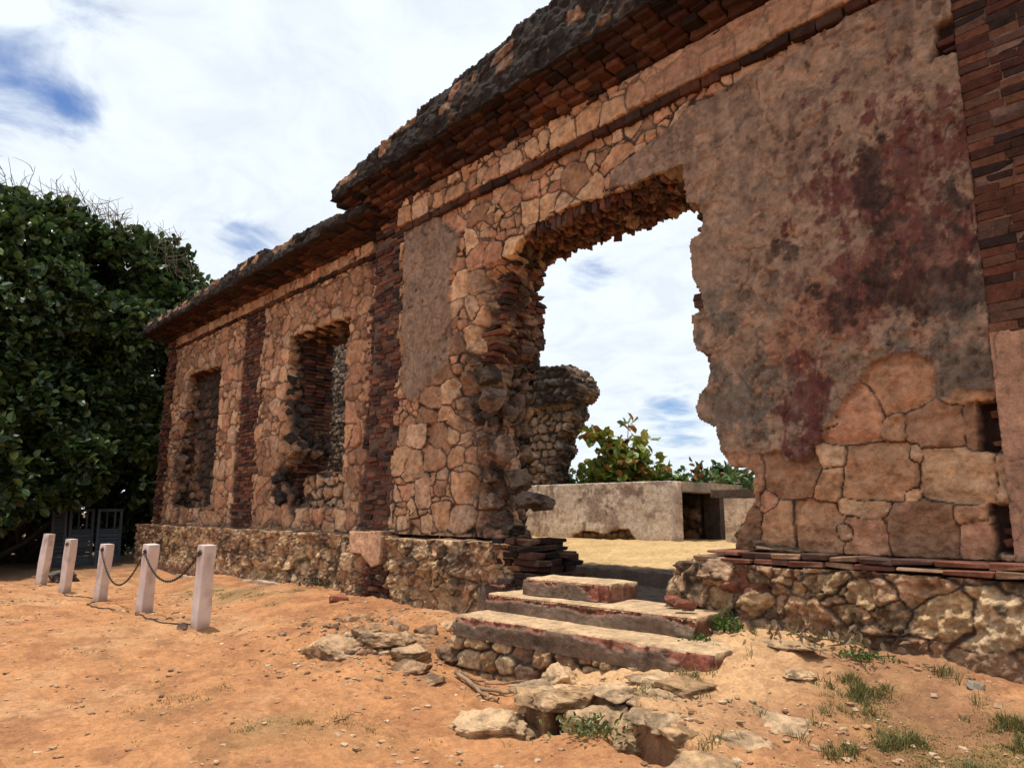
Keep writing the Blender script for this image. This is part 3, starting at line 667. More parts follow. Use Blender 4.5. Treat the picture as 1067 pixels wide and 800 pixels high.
# string course (frieze of squared stones over a brick course)
def fn_band(seed, sx):
    def f(X, Z):
        e, bi, lx, lz = masonry2(X, Z, sx, 0.42, seed, 0.24, 0.035, 3., .22)
        d = stoneh(e, bi, lx, lz, X, Z, w=.02, h=.04, tilt=.08) + .045; c = jointmix(stonecol(bi, X, Z, 7), e, .011)
        c = c * (0.88 + .24 * vn2(X * 3, Z * 3, seed + 1))[..., None]
        sm = ss(-4.8, -4.0, X) * (seed == 500); pc = np.array([.35, .21, .14]) * (.85 + .3 * vn2(X * 2, Z * 2, 503))[..., None]
        d = d * (1 - .6 * sm) + (.10 + .012 * fb2(X * 3, Z * 3, 504, 4)) * .6 * sm; c = c * (1 - .6 * sm[..., None]) + pc * .6 * sm[..., None]
        mask = Z > 4.735 + .02 * fb2(X * 6, Z * 0, seed + 2, 2)
        return d, c, mask
    return f
band_c = adopt(relief('string_course', -8.93, -1.22, 4.70, 5.14, .014, .014, fn_band(500, .42), M_STONE, org=(0, -.03, 0), th=.3, segs=3, rough=.02, rim=(.10, .06, .045), back=False), BLD)
band_w = adopt(relief('string_course', -20.25, -10.2, 4.70, 4.99, .028, .022, fn_band(510, .36), M_STONE, org=(0, .3, 0), th=.3, segs=3, rough=.02, rim=(.2, .12, .08), back=False), BLD)
rg = np.random.default_rng(5)
def course(x0, x1, y, z, dep, h, lmin=.2, lmax=.28, gap=.012, miss=0.03, jy=.012, xin=0):
    out = []; x = x0 + (rg.uniform(0, .12) if gap > .0075 else -rg.uniform(0, .02))
    while x < x1:
        l_ = rg.uniform(lmin, lmax)
        if rg.random() > miss:
            p = rg.normal(0, jy)
            out.append((x + l_ / 2, y + dep / 2 + p, z + h / 2 + rg.normal(0, .003), l_ - gap, dep, h - gap * .8, rg.normal(0, .02), rg.normal(0, .012)))
        x += l_
    return out
B = course(-8.93, -1.24, -.098, 4.625, .3, .105, miss=.01); adopt(bricks('brick_course', B, M_BRICK, seed=3, dark=lambda x, y, z: .5), BLD)
B = course(-20.25, -10.2, .22, 4.655, .3, .08, miss=.01); adopt(bricks('brick_course', B, M_BRICK, seed=4, dark=lambda x, y, z: .5), BLD)

# brick pilasters, course by course
def pilaster(x0, x1, y, z0, z1, seed, dep=.2, rag=.09, miss=.02, jy=.012, h=.074, gap=.010):
    out = []
    for k in range(int((z1 - z0) / h)):
        z = z0 + k * h
        a = x0 + rg.uniform(-rag, rag); b2 = x1 + rg.uniform(-rag, rag)
        out += course(a, b2, y, z, dep, h, .17, .27, gap, miss, jy)
    return out
adopt(bricks('brick_pilaster', pilaster(-9.76, -8.92, .02, -.05, 5.14, 1, .34, .07, .015, .014), M_BRICK, seed=11), BLD)
adopt(bricks('brick_pilaster', pilaster(-15.6, -14.6, .27, -.02, 4.66, 2, .2, .06), M_BRICK, seed=12), BLD)
adopt(bricks('brick_pilaster', pilaster(-20.82, -20.28, .22, -.02, 4.98, 3, .3, .04), M_BRICK, seed=13), BLD)
adopt(bricks('brick_pilaster', pilaster(-10.3, -9.7, .27, -.02, 4.66, 5, .2, .12), M_BRICK, seed=15), BLD)
adopt(bricks('brick_pilaster', pilaster(-1.235, -.30, -.05, 1.60, 5.30, 4, .2, .0, .012, .006, .071, .007), M_BRICK, seed=14, jit=.004, cham=.004, dark=lambda x, y, z: .72), BLD)
# the mortar bed seen between the bricks of the near pilaster
def fn_bed(X, Z): return .0 + .004 * fb2(X * 20, Z * 20, 601, 2), np.array([.14, .085, .065]) * (.5 + 1. * vn2(X * 4, Z * 6, 602))[..., None], None
adopt(relief('mortar_bed', -1.23, -.30, 1.58, 5.30, .03, .03, fn_bed, M_PLAST, org=(0, -.038, 0), th=.06, segs=1, rough=0, back=False), BLD)
def fn_coat(X, Z):
    d = .012 * fb2(X * 3, Z * 3, 611, 4) + .004 * fb2(X * 15, Z * 15, 612, 3)
    cr_ = ss(.02, 0, np.abs(fb2(X * 1.3, Z * 2.1, 613, 3))); d = d - .01 * cr_
    c = np.array([.40, .225, .145]) * (.82 + .36 * vn2(X * 3, Z * 3, 614))[..., None]; c = bl(c, cr_ * .6, (.14, .08, .06)); c = bl(c, ss(.3, .6, fb2(X * 2.5, Z * 2.5, 615, 4)) * .6, (.2, .13, .09))
    return d, c, Z < 1.60 + .02 * fb2(X * 6, Z * 0, 616, 2)
adopt(relief('plaster_coat', -1.245, -.30, -.02, 1.66, .0125, .0125, fn_coat, M_PLAST, org=(0, -.075, 0), th=.12, segs=2, rough=.004, rim=(.3, .17, .1), back=False), BLD)
# bricks in the niches
B = []
def put(nm, sd, **kw):
    global B
    o = adopt(bricks(nm, B, M_BRICK, seed=sd, **kw), BLD); B = []; return o
for k in range(6): B += course(-1.40, -1.26, .10, .70 + k * .074, .2, .07, .1, .16, .016, 0)
put('niche_bricks', 16)
for k in range(5): B += course(-1.36, -1.25, .07, .0 + k * .074, .2, .07, .1, .16, .016, 0)
put('niche_bricks', 66)
for k in range(3): B += course(-1.40, -1.24, -.015, 3.86 + k * .074, .2, .07, .12, .18, .014, 0)
adopt(bricks('niche_bricks', B, M_BRICK, seed=16), BLD)

# cornices: stepped brick corbels under a stone cap
def cornice(x0, x1, yw, zw, yf, zf, rows, ztop, seed, root, wave):
    out = []
    for k in range(rows):
        t = (k + 1) / rows; h = (zf - zw) / rows
        y = yw + (yf + .04 - yw) * t
        out += course(x0, x1, y, zw + k * h, .5, h + .02, .19, .29, .014, .02, .02)
    def dk(x, y, z): return .16 + .46 * max(0, min(1, (y - yf) / (yw - yf) - .15)) * (0.6 + .8 * float(vn2(np.array([x * 1.1]), np.array([y * 2.0]), 700)[0]))
    c = thing_part('cornice', root)
    bricks('brick_corbel', out, M_BRICK, c, seed=seed, jit=.010, dark=dk, cham=.012)
    def fn(X, Z):
        e, bi, lx, lz = masonry(X, Z, .30, .22, seed + 30, .36, .07)
        d = stoneh(e, bi, lx, lz, X, Z, w=.03, h=.022, tilt=.12, rough=.014) + .028 * fc2(X * 2.5, Z * 2.5, seed + 31, 5, .62)
        hgt = (Z - zf) / np.maximum(wave(X) - zf, .05)
        d = d - .06 * np.clip(hgt, 0, 1.2) ** 2
        cc_ = stonecol(bi, X, Z, 9) * .62; cc_ = bl(cc_, ss(.018, .006, e), (.012, .01, .009))
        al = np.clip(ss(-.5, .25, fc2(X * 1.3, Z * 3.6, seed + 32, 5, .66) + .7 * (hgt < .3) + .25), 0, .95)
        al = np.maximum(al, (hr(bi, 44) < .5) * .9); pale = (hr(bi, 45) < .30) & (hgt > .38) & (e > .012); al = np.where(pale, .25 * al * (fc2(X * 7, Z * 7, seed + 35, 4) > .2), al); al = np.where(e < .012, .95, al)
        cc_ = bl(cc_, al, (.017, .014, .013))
        mask = Z < wave(X) + .030 * fb2(X * 3.5, Z * 0, seed + 33, 4, .6) + .02 * fb2(X * 14, Z * 0, seed + 34, 2)
        return d, cc_, mask
    cap = relief('cap', x0 - .02, x1, zf - .03, ztop, .022, .02, fn, M_STONE, org=(0, yf, 0), th=1.0 + (yw - yf), segs=8, rough=.05, rim=(.05, .038, .03), back=True, seed=seed)
    cap.parent = c
    return c
def thing_part(name, root):
    o = bpy.data.objects.new(name, None); COL.objects.link(o); o.empty_display_size = .2
    return adopt(o, root)
cornice(-10.28, 0.4, .0, 5.10, -.60, 5.50, 6, 6.62, 720, BLD, lambda X: np.interp(X, [-10.3, -9.6, -9.5, -9.0, -8.2, -7.6, -5.6, -4, 0], [5.78, 5.86, 5.90, 5.92, 6.06, 6.14, 6.34, 6.42, 6.45]))
cornice(-21.05, -9.55, .3, 4.96, -.42, 5.12, 4, 5.62, 740, BLD, lambda X: np.interp(X, [-21, -20.3, -17, -15, -13.4, -13.0, -12.0, -11, -9.6], [5.40, 5.42, 5.46, 5.52, 5.55, 5.42, 5.44, 5.40, 5.28]))

def fn_plain(seed, col, amp=.012, dk=.3):
    def f(X, Z):
        c = np.array(col) * (.8 + .4 * vn2(X * 3, Z * 3, seed))[..., None]
        return amp * fb2(X * 5, Z * 5, seed + 1, 4), bl(c, ss(.1, .5, fb2(X * 2, Z * 2, seed + 2, 4)) * dk, np.array(col) * .3), None
    return f
def block(name, x0, x1, y0, y1, z0, z1, col, seed, parent, g=.03, amp=.012):
    """a weathered slab: front relief plus rough sides and a closed top"""
    nx, ny, nz = [max(2, int((b2 - a) / g) + 1) for a, b2 in ((x0, x1), (y0, y1), (z0, z1))]
    Vs, Fs, n = [], [], 0
    def face(o, U_, V_, a, b2):
        nonlocal n
        A, B_ = np.meshgrid(np.linspace(0, 1, a), np.linspace(0, 1, b2)); P = np.array(o) + A[..., None] * np.array(U_) + B_[..., None] * np.array(V_)
        i = np.arange(a * b2).reshape(b2, a) + n; Vs.append(P.reshape(-1, 3)); Fs.append(np.stack([i[:-1, :-1], i[:-1, 1:], i[1:, 1:], i[1:, :-1]], -1).reshape(-1, 4)); n += a * b2
    X, Y, Z = x1 - x0, y1 - y0, z1 - z0
    face((x0, y0, z0), (X, 0, 0), (0, 0, Z), nx, nz); face((x1, y0, z0), (0, Y, 0), (0, 0, Z), ny, nz); face((x1, y1, z0), (-X, 0, 0), (0, 0, Z), nx, nz)
    face((x0, y1, z0), (0, -Y, 0), (0, 0, Z), ny, nz); face((x0, y0, z1), (X, 0, 0), (0, Y, 0), nx, ny); face((x0, y1, z0), (X, 0, 0), (0, -Y, 0), nx, ny)
    V = np.concatenate(Vs); c0 = np.array([(x0 + x1) / 2, (y0 + y1) / 2, (z0 + z1) / 2])
    nn = np.stack([fb3(V[:, 0] * 5 + k * 30, V[:, 1] * 5, V[:, 2] * 5, seed + k, 3) for k in range(3)], 1); c = np.array(col) * (.7 + .6 * vn3(V[:, 0] * 4, V[:, 1] * 4, V[:, 2] * 4, seed))[:, None]
    return mesh_np(name, V + amp * nn, [np.concatenate(Fs)], M_PLAST, c, False, parent)
# plinths
PLP = np.array([[.50, .32, .17], [.43, .26, .135], [.55, .38, .22], [.40, .23, .13], [.46, .27, .15]])
def fn_plinth(seed, sx, sz, x0, x1, zt, big):
    def f(X, Z):
        e, bi, lx, lz = masonry2(X, Z, sx, sz, seed, .36, .07, 4, .14 if big else .3)
        d = stoneh(e, bi, lx, lz, X, Z, w=.02, h=.04, tilt=.3, rough=.024, seed=seed)
        n = fc2(X * 4.5, Z * 4.5, seed + 4, 6, .64); d = d + (.060 if big else .036) * n + (.022 if big else .016) * fc2(X * 11, Z * 11, seed + 14, 3, .6) - .045 * (1 - rid2(X * 6 + .1 * n, Z * 8, seed + 5, 4, .6)) + .014 * fc2(X * 20, Z * 20, seed + 13, 3, .7)
        c = jointmix(stonecol(bi, X, Z, 11, PLP), e, .010, (.08, .05, .035)) * (.85 + .3 * vn2(X * 7, Z * 7, seed + 7))[..., None]
        rd = (hr(bi, 77) < (.12 if big else .04)) & (hr(bi, 78) < 1) & (bi < .5); c = np.where(rd[..., None], np.array([.26, .11, .07]), c)
        c = bl(c, ss(.0, .6, fc2(X * 3.6, Z * 3.6, seed + 6, 6, .68)) * .75, (.06, .042, .033))
        bot = ss(-.52, -.72, Z + .14 * fb2(X * 2.2, Z * 2, seed + 8, 3)) if big else ss(-.8, -1.0, Z)
        c = bl(c, bot * .75, (.24, .13, .085)); d = d * (1 - .5 * bot) + bot * (.05 + .03 * fb2(X * 9, Z * 9, seed + 9, 4, .65))
        mask = Z < zt + .02 * fb2(X * 4, Z * 0, seed + 10, 3)
        if big: mask &= X > x0 + .06 + .09 * fb2(Z * 3, Z * 0, seed + 11, 3) + .12 * ss(-.3, 0, Z)
        return d, c, mask
    return f
adopt(relief('plinth', -4.0, .5, -1.15, -.05, .0115, .0115, fn_plinth(800, .46, .29, -3.95, .5, -.125, True), M_STONE, org=(0, -.36, 0), th=.9, segs=8, rough=.06, rim=(.2, .13, .085), seed=8), BLD)
adopt(relief('plinth', -9.75, -6.02, -1.25, 0, .014, .013, fn_plinth(820, .34, .30, 0, 0, -.06, False), M_STONE, org=(0, -.34, 0), th=.7, segs=8, rough=.05, rim=(.34, .21, .13), seed=9), BLD)
adopt(relief('plinth', -20.95, -9.72, -1.5, 0, .024, .02, fn_plinth(840, .30, .26, 0, 0, -.06, False), M_STONE, org=(0, -.06, 0), th=.6, segs=6, rough=.04, rim=(.34, .21, .13), seed=10), BLD)
for px0, px1, py_ in ((184, 206, 599), (230, 262, 601), (264, 302, 605), (306, 330, 610)):
    a, b2 = onY((px0, py_), -.22), onY((px1, py_), -.22)
    adopt(block('footing', a[0], b2[0], -.24, -.08, -1.25, a[2] + .02, (.50, .36, .25), 860 + px0, None, .05, .03), BLD)
# thin brick ledge on the near plinth
B = []
for k in range(2): B += course(-3.62 + .14 * k + rg.uniform(-.05, .05), .5, -.365 + .03 * (k == 2) + .015 * (k == 1), -.120 + k * .050, .5, .048, .18, .34, .010, .06, .014)
adopt(bricks('brick_ledge', B, M_BRICK, seed=17, pal=np.array([[.20, .08, .05], [.15, .065, .045], [.11, .055, .042], [.26, .16, .10], [.08, .045, .036]]), jit=.006), BLD)
# the hanging remnant of plaster on the corner plinth, its brick core laid bare under it
PR = wallpoly([(368, 553), (401, 553), (401, 575), (399, 588), (391, 591), (384, 583), (380, 577), (369, 576)], -.37)
def fn_rem(X, Z): return .015 * fb2(X * 6, Z * 6, 901, 3), np.array([.55, .32, .19]) * (.85 + .3 * vn2(X * 5, Z * 5, 902))[..., None], dpoly(X, Z, PR) + .006 * fb2(X * 20, Z * 20, 903, 2) > 0
adopt(relief('plaster_remnant', -9.45, -8.5, -.55, .08, .014, .014, fn_rem, M_PLAST, org=(0, -.44, 0), th=.12, segs=2, rough=.01, rim=(.3, .18, .11), back=False), BLD)
B = []
for k in range(7): B += course(-9.1, -8.62, -.40 + rg.uniform(-.02, .02), -.95 + k * .074, .2, .07, .14, .24, .014, .1)
put('brick_core', 28, dark=lambda x, y, z: .6)
# broken brick end of the corner plinth beside the steps
for k in range(9):
    x1_ = np.interp(k, [0, 3, 6, 8], [-5.50, -5.62, -5.72, -5.95]) + rg.uniform(-.06, .06)
    for yy in (-.36, -.14, .08, .3):
        B += course(-6.30 + rg.uniform(-.1, .1), x1_ + rg.uniform(-.08, .08) - .25 * (yy > .2), yy + rg.uniform(-.03, .03), -.66 + k * .074, .21, .07, .16, .26, .012, .08)
adopt(bricks('brick_core', B, M_BRICK, seed=18, dark=lambda x, y, z: .32 + .75 * (z < -.28) * (x < -5.9) + .25 * (x < -8)), BLD)

# door lintel: broken brick soffit, bricks on edge; brick ends in the back of the jambs
B = []
def lint_x0(y): return -6.15 - .75 * y
for yk in np.arange(.04, .9, .075):
    x = lint_x0(yk)
    while x < -3.66:
        w_ = rg.uniform(.055, .08); hgt = rg.uniform(.16, .30)
        top = 4.05; drop = 3.80 + .10 * ss(-5, -3.7, x) + rg.uniform(-.05, .07) - .0 * yk
        B.append((x + w_ / 2, yk + .04, (top + drop) / 2, w_ - .012, .085, top - drop, rg.normal(0, .08), rg.normal(0, .10)))
        x += w_
adopt(bricks('brick_lintel', B, M_BRICK, seed=19, jit=.014, dark=lambda x, y, z: .8), BLD)
B = []
for k in range(24):
    z = 2.34 + k * .069
    xf = np.interp(z, [2.3, 2.6, 3.1, 3.44, 3.72, 3.95], [-6.95, -6.86, -6.68, -6.50, -6.30, -6.1]); xb = np.interp(z, [2.3, 2.5, 3.16, 3.37, 3.8], [-6.87, -6.76, -6.70, -6.79, -6.68])
    for yy in (.16, .36, .56, .76):
        t = yy / .85
        B.append((xf * (1 - t) + xb * t - .16 + rg.uniform(-.07, .05), yy + .08, z, rg.uniform(.26, .40), .19, .062, rg.normal(0, .10), rg.normal(0, .05)))
put('brick_jamb', 20, dark=lambda x, y, z: .8)
for k in range(9):
    for yy in (.1, .4, .7):
        B.append((-3.52 + rg.uniform(-.05, .04), yy + .1, 3.02 + k * .074, .26, .25, .064, rg.normal(0, .04), 0))
put('brick_jamb', 67, dark=lambda x, y, z: .9)
for k in range(6):
    for yy in (.03, .3, .6): B.append((-3.55 + rg.uniform(-.06, .04), yy + .1, 2.36 + k * .066 - .13, .24, .25, .058, rg.normal(0, .06), 0))
adopt(bricks('brick_jamb', B, M_BRICK, seed=20, dark=lambda x, y, z: .8), BLD)
# rubble core showing in the broken door edge
it = []
for k in range(44):
    z = rg.uniform(-.05, 2.5); y = rg.uniform(.02, .88)
    xf = np.interp(z, [0, .46, .94, 1.43, 2.1, 2.6, 3.1, 3.44, 3.72], [-6.33, -6.6, -6.61, -6.71, -7.01, -6.82, -6.64, -6.46, -6.27]); xb = np.interp(z, [0, .48, 1.27, 2.3, 2.5, 3.5], [-7.15, -7.15, -6.98, -6.9, -6.82, -6.8])
    if y > .5 and z > 2.4: continue
    s_ = rg.uniform(.10, .34) * (1.1 - .35 * (z > 2.4))
    it.append((xf + (xb - xf) * y - .15 + rg.uniform(-.10, .03), y, z, s_, s_ * .9, s_ * .75, 1000 + k, 4))
it += [(-6.12, .16, .44, .50, .45, .26, 1200, 4, .2), (-6.36, .1, .68, .42, .4, .30, 1201, 4), (-6.34, .0, .08, .40, .3, .15, 1202, 4), (-6.62, .05, 1.05, .40, .40, .36, 1203, 4), (-6.78, 0.02, 1.75, .36, .34, .30, 1204, 4), (-6.95, .06, 2.08, .40, .40, .28, 1205, 4)]
adopt(rocks_mesh('rubble_core', it, M_ROCK, pal=((.16, .105, .08), (.11, .08, .06), (.21, .135, .095), (.085, .064, .052), (.23, .145, .10), (.13, .09, .07)), seed=2, smooth=False), BLD)
for zs_, xs_, n_, sd_ in (([.4, .96, 1.52, 2.8, 3.75], [-13.0, -13.40, -12.9, -13.18, -13.28], 30, 61), ([.4, 1.3, 2.56, 3.7], [-19.44, -19.2, -19.1, -19.1], 26, 62)):
    it = []
    for k in range(n_):
        z = rg.uniform(.35, 2.9); y = rg.uniform(.30, .62); s_ = rg.uniform(.14, .34)
        it.append((np.interp(z, zs_, xs_) - .12 + rg.uniform(-.16, .10) + (.25 * rg.random() if sd_ == 62 else 0), y, z, s_, s_ * .9, s_ * .75, 1240 + k + sd_, 3))
    for q_ in it: adopt(rocks_mesh('loose_stone', [q_], M_ROCK, pal=((.035, .028, .025), (.06, .046, .038), (.16, .10, .07), (.045, .035, .03), (.24, .145, .095)), seed=sd_, smooth=False), BLD)
# rocks of the near plinth's broken corner by the steps
it = [(-3.62, -.22, -.36, .42, .55, .55, 1300, 5), (-3.64, .15, -.42, .4, .5, .5, 1301, 5), (-3.52, -.42, -.70, .5, .4, .34, 1302, 5), (-3.38, -.34, -.20, .42, .3, .22, 1303, 5), (-3.1, .1, .0, .5, .6, .16, 1304, 4), (-3.25, .35, .18, .3, .8, .4, 1305, 4), (-3.55, .55, -.3, .4, .6, .35, 1306, 4)]
adopt(rocks_mesh('corner_stones', it, M_ROCK, pal=((.34, .22, .135), (.26, .16, .10)), seed=5, crust=.8), BLD)

# window linings (brick reveals and lintels) and old infill
def lining(name, poly, y0, seed, lo_):
    z0, z1 = poly[:, 1].min(), poly[:, 1].max(); B = []
    for k in range(int((z1 - z0 + .1) / .075)):
        z = z0 + k * .075 + .03
        xa = lo_(z)
        for yy in np.arange(.28, .84, .2):
            B.append((xa - .08 + rg.uniform(-.05, .05), y0 + yy + .1, z, .26, .2, .064, rg.normal(0, .04), rg.normal(0, .02)))
    for yy in np.arange(.03, .84, .2):
        for x in np.arange(lo_(z1) - .05, poly[:, 0].max() + .1, .075):
            B.append((x, y0 + yy + .1, z1 + .10 + rg.uniform(-.03, .03), .064, .19, .24, rg.normal(0, .04), rg.normal(0, .05)))
    return adopt(bricks(name, B, M_BRICK, seed=seed, dark=lambda x, y, z: .55), BLD)
lining('window_lining', W2, .3, 31, lambda z: np.interp(z, [.4, 2, 3.8], [-13.28, -13.08, -13.15]))
lining('window_lining', W1, .3, 32, lambda z: np.interp(z, [.4, 2, 3.8], [-19.35, -19.1, -19.1]))
def fn_fill(seed, zt, pal, dark):
    def f(X, Z):
        e, bi, lx, lz = masonry(X, Z, .30, .26, seed, .38, .06)
        d = stoneh(e, bi, lx, lz, X, Z, w=.05, h=.10, tilt=.35) + .04 * fb2(X * 4, Z * 4, seed + 1, 4); c = jointmix(stonecol(bi, X, Z, 13, pal), e, .03, (.03, .022, .02))
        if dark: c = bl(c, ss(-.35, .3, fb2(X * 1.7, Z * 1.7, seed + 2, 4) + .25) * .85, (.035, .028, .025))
        return d, c, Z < zt + .1 * fb2(X * 3, Z * 0, seed + 3, 3)
    return f
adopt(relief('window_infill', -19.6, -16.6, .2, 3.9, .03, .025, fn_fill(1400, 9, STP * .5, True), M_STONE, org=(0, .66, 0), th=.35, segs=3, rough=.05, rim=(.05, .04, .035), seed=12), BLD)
adopt(relief('window_infill', -13.4, -10.7, .2, 1.3, .03, .025, fn_fill(1420, .98, STP, False), M_STONE, org=(0, .80, 0), th=.35, segs=3, rough=.05, rim=(.2, .13, .09), seed=13), BLD)
# right-hand continuation of the building, beside the near pilaster
def fn_rw(X, Z):
    e, bi, lx, lz = masonry(X, Z, .4, .34, 1450, .33, .05)
    return stoneh(e, bi, lx, lz, X, Z), jointmix(stonecol(bi, X, Z, 15), e), None
adopt(relief('wall', -.31, 5.0, -1.1, 5.0, .05, .05, fn_rw, M_STONE, org=(0, .3, 0), th=.8, segs=2, rough=.03, seed=14), BLD)

# ------------------------------------------------------------------ steps
STEPS = thing('stone_steps', 'broken plastered steps with red brick showing, leading up to the ruined doorway', 'steps', (-4.4, -.9, -.9))
def step(fl, fr, z, run, hgt, seed, endr=0.0):
    L_, R_ = onZ(fl, z), onZ(fr, z); R_[1] = max(R_[1], L_[1] - .12) if R_[1] < L_[1] - .12 else min(R_[1], L_[1] + .12)
    R_ = onY(fr, R_[1]); R_[2] = z
    ln = np.linalg.norm(R_[:2] - L_[:2]); ux = (R_ - L_) / ln; ux[2] = 0; uy = np.array([-ux[1], ux[0], 0])
    n_u = int(ln / .0125); ntop, nfr = int(run / .014), int(hgt / .011)
    s = np.linspace(0, ln, n_u); S, K = np.meshgrid(s, np.arange(ntop + nfr + 1))
    top = K <= ntop
    Yp = np.where(top, run * (1 - K / ntop), 0.0); Zp = np.where(top, 0.0, -hgt * (K - ntop) / nfr)
    # chipped coat: brick core bare along the upper edge
    edge = (.28 + .40 * fc2(S * 2.2, Zp * 5 + seed, seed, 6, .68) + .45 * ss(ln - .45, ln - .1, S)) * hgt
    chip = ss(.006, -.006, (-Zp) - edge) * (~top)
    chipt = ss(.03, .0, Yp - .035 * (1 + fb2(S * 5, S * 0, seed + 1, 3))) * top
    brick_j = np.minimum(np.abs(((S + .03 * fb2(S * 3, Zp, seed + 9, 2)) / .085) % 1 - .5) * 2, 1)
    rec = .030 * chip * (1 + .5 * fb2(S * 12, Zp * 12, seed + 2, 3)) + .014 * chip * ss(.8, 1, brick_j)
    hole = ss(.25, .5, fb2(S * 2.2, Zp * 5, seed + 3, 4)) * (~top); rec = rec + .010 * hole
    rnd = .022 * np.exp(-np.hypot(Yp, Zp) / .03)
    Yp2 = Yp + np.where(top, rnd, rec + rnd * .5) + chipt * .008; Zp2 = Zp - np.where(top, rnd + chipt * .016 * (1 + fb2(S * 9, Yp * 9, seed, 3)), 0) + np.where(top, .010 * fb2(S * 4, Yp * 6, seed + 4, 4), 0)
    bite = ss(.35, .95, fc2(S * 3.2, S * 0 + 3.3, seed + 12, 4, .6)) * np.exp(-np.hypot(Yp, Zp) / .06); Yp2 = Yp2 + .05 * bite; Zp2 = Zp2 - .03 * bite
    Yp2 = Yp2 + .012 * fc2(S * 3, Zp * 5, seed + 5, 5, .6) * (~top)
    P = L_ + S[..., None] * ux + Yp2[..., None] * uy + Zp2[..., None] * np.array([0, 0, 1.])
    coat = np.array([.165, .11, .077]) * (.75 + .5 * vn2(S * 5, Zp * 9, seed + 6))[..., None]; brk = np.array([.24, .085, .055]) * (.5 + 1.0 * _h(np.floor(S / .085 + .5), S * 0, 0, seed + 7))[..., None]
    sandy = np.array([.53, .36, .21]) * (.85 + .3 * vn2(S * 6, Yp * 6, seed + 8))[..., None]
    c = np.where(top[..., None], bl(sandy, ss(.3, .6, fb2(S * 3, Yp * 3, seed + 11, 4)) * .4 + chipt * .3, (.33, .17, .1)), coat * (1 - chip[..., None]) + brk * chip[..., None])
    lip = ss(.012, 0, np.abs((-Zp) - edge)) * (~top); c = bl(c, lip * .3, (.33, .22, .15))
    nk = K.shape[0]; idx = np.arange(nk * n_u).reshape(nk, n_u)
    F = np.stack([idx[:-1, :-1], idx[1:, :-1], idx[1:, 1:], idx[:-1, 1:]], -1).reshape(-1, 4)
    V = P.reshape(-1, 3); C_ = c.reshape(-1, 3); FS = [F]; n0 = len(V)
    # ends: strips towards a closing line at the bottom back
    for col_, fl_ in ((0, False), (n_u - 1, True)):
        e_ = idx[:, col_]; q = P[:, col_].copy(); q2 = q.copy(); q2[:, 2] = z - hgt
        mids = []
        prev = e_
        for t in (.33, .66, 1.0):
            w = q * (1 - t) + q2 * t; w = w + (-ux if not fl_ else ux) * (.03 * fb3(w[:, 0] * 9, w[:, 1] * 9, w[:, 2] * 9, seed, 3))[:, None] * (t < 1)
            V = np.concatenate([V, w]); C_ = np.concatenate([C_, np.tile(np.array([.22, .10, .065]), (len(w), 1)) * (.6 + .8 * vn2(w[:, 1] * 15, w[:, 2] * 15, seed))[:, None]])
            cur = np.arange(n0, n0 + len(w)); n0 += len(w)
            st = np.stack([prev[:-1], prev[1:], cur[1:], cur[:-1]], 1); FS.append(st if fl_ else st[:, ::-1]); prev = cur
    o = mesh_np('step', V, FS, M_PLAST, C_); adopt(o, STEPS); return L_, R_
s1 = step((472, 640), (741, 671), -.70, .75, .19, 1500)
s2 = step((505, 618), (722, 643), -.535, .70, .17, 1520)
s3 = step((545, 602), (633, 607), -.37, .55, .16, 1540)
def fn_found(X, Z):
    e, bi, lx, lz = masonry(X, Z, .26, .17, 1560, .34, .05)
    d = stoneh(e, bi, lx, lz, X, Z, w=.04, h=.07, tilt=.3, rough=.02) + .03 * fb2(X * 6, Z * 6, 1561, 4) - .05; c = jointmix(stonecol(bi, X, Z, 17, PLP), e, .02, (.05, .03, .022)); c = bl(c, ss(.0, .5, fb2(X * 3, Z * 3, 1562, 4)) * .7, (.07, .045, .035))
    return d, c, None
ang = math.atan2(s1[1][1] - s1[0][1], s1[1][0] - s1[0][0])
fnd = relief('foundation', -.06, 2.95, -1.45, -.885, .014, .013, fn_found, M_STONE, org=(s1[0][0], s1[0][1] + .02, 0), U=(math.cos(ang), math.sin(ang), 0), Nn=(math.sin(ang), -math.cos(ang), 0), th=.7, segs=4, rough=.05, rim=(.2, .13, .09), seed=15)
adopt(fnd, STEPS)

# ------------------------------------------------------------------ inner ruins
FRAG = wallpoly([(300, 560), (300, 300), (470, 290), (520, 378), (560, 381), (585, 381), (600, 380), (611, 390), (617, 402), (613, 414), (603, 420), (605, 432), (597, 447), (590, 455), (592, 468), (586, 478), (583, 490), (585, 502), (575, 520), (590, 600), (300, 600)], 6.0) - np.array([.22, 0])
def fn_back(X, Z):
    e, bi, lx, lz = masonry(X, Z, .24, .20, 1600, .38, .06)
    d = stoneh(e, bi, lx, lz, X, Z, w=.04, h=.08, tilt=.3, rough=.02) + .03 * fb2(X * 3, Z * 3, 1601, 4)
    c = jointmix(stonecol(bi, X, Z, 19, np.array([[.40, .28, .19], [.33, .23, .16], [.46, .33, .23], [.25, .17, .12]])), e, .025, (.05, .036, .03))
    zt = np.where(X > -13, 3.3, 4.3)
    led_ = ss(-.42, -.36, -(zt - Z)) * 1.0
    c = bl(c, ss(.0, .5, fb2(X * 1.5, Z * 1.5, 1602, 4)) * .5, (.07, .055, .045)); cap_ = ss(2.72, 2.80, Z) * (X > -13.2); c = bl(c, cap_ * .85, (.035, .028, .025)); d = d + cap_ * .16
    mask = (dpoly(X, Z, FRAG) + .05 * fb2(X * 5, Z * 5, 1603, 3) > 0) | ((X < -15) & (Z < 5.6 + .3 * fb2(X * 1.2, Z * 0, 1604, 4)))
    return d, c, mask
bw = thing('back_wall', 'broken rubble back wall with a jutting dark ledge, seen through the doorway', 'wall', (-14, 6.2, -.2))
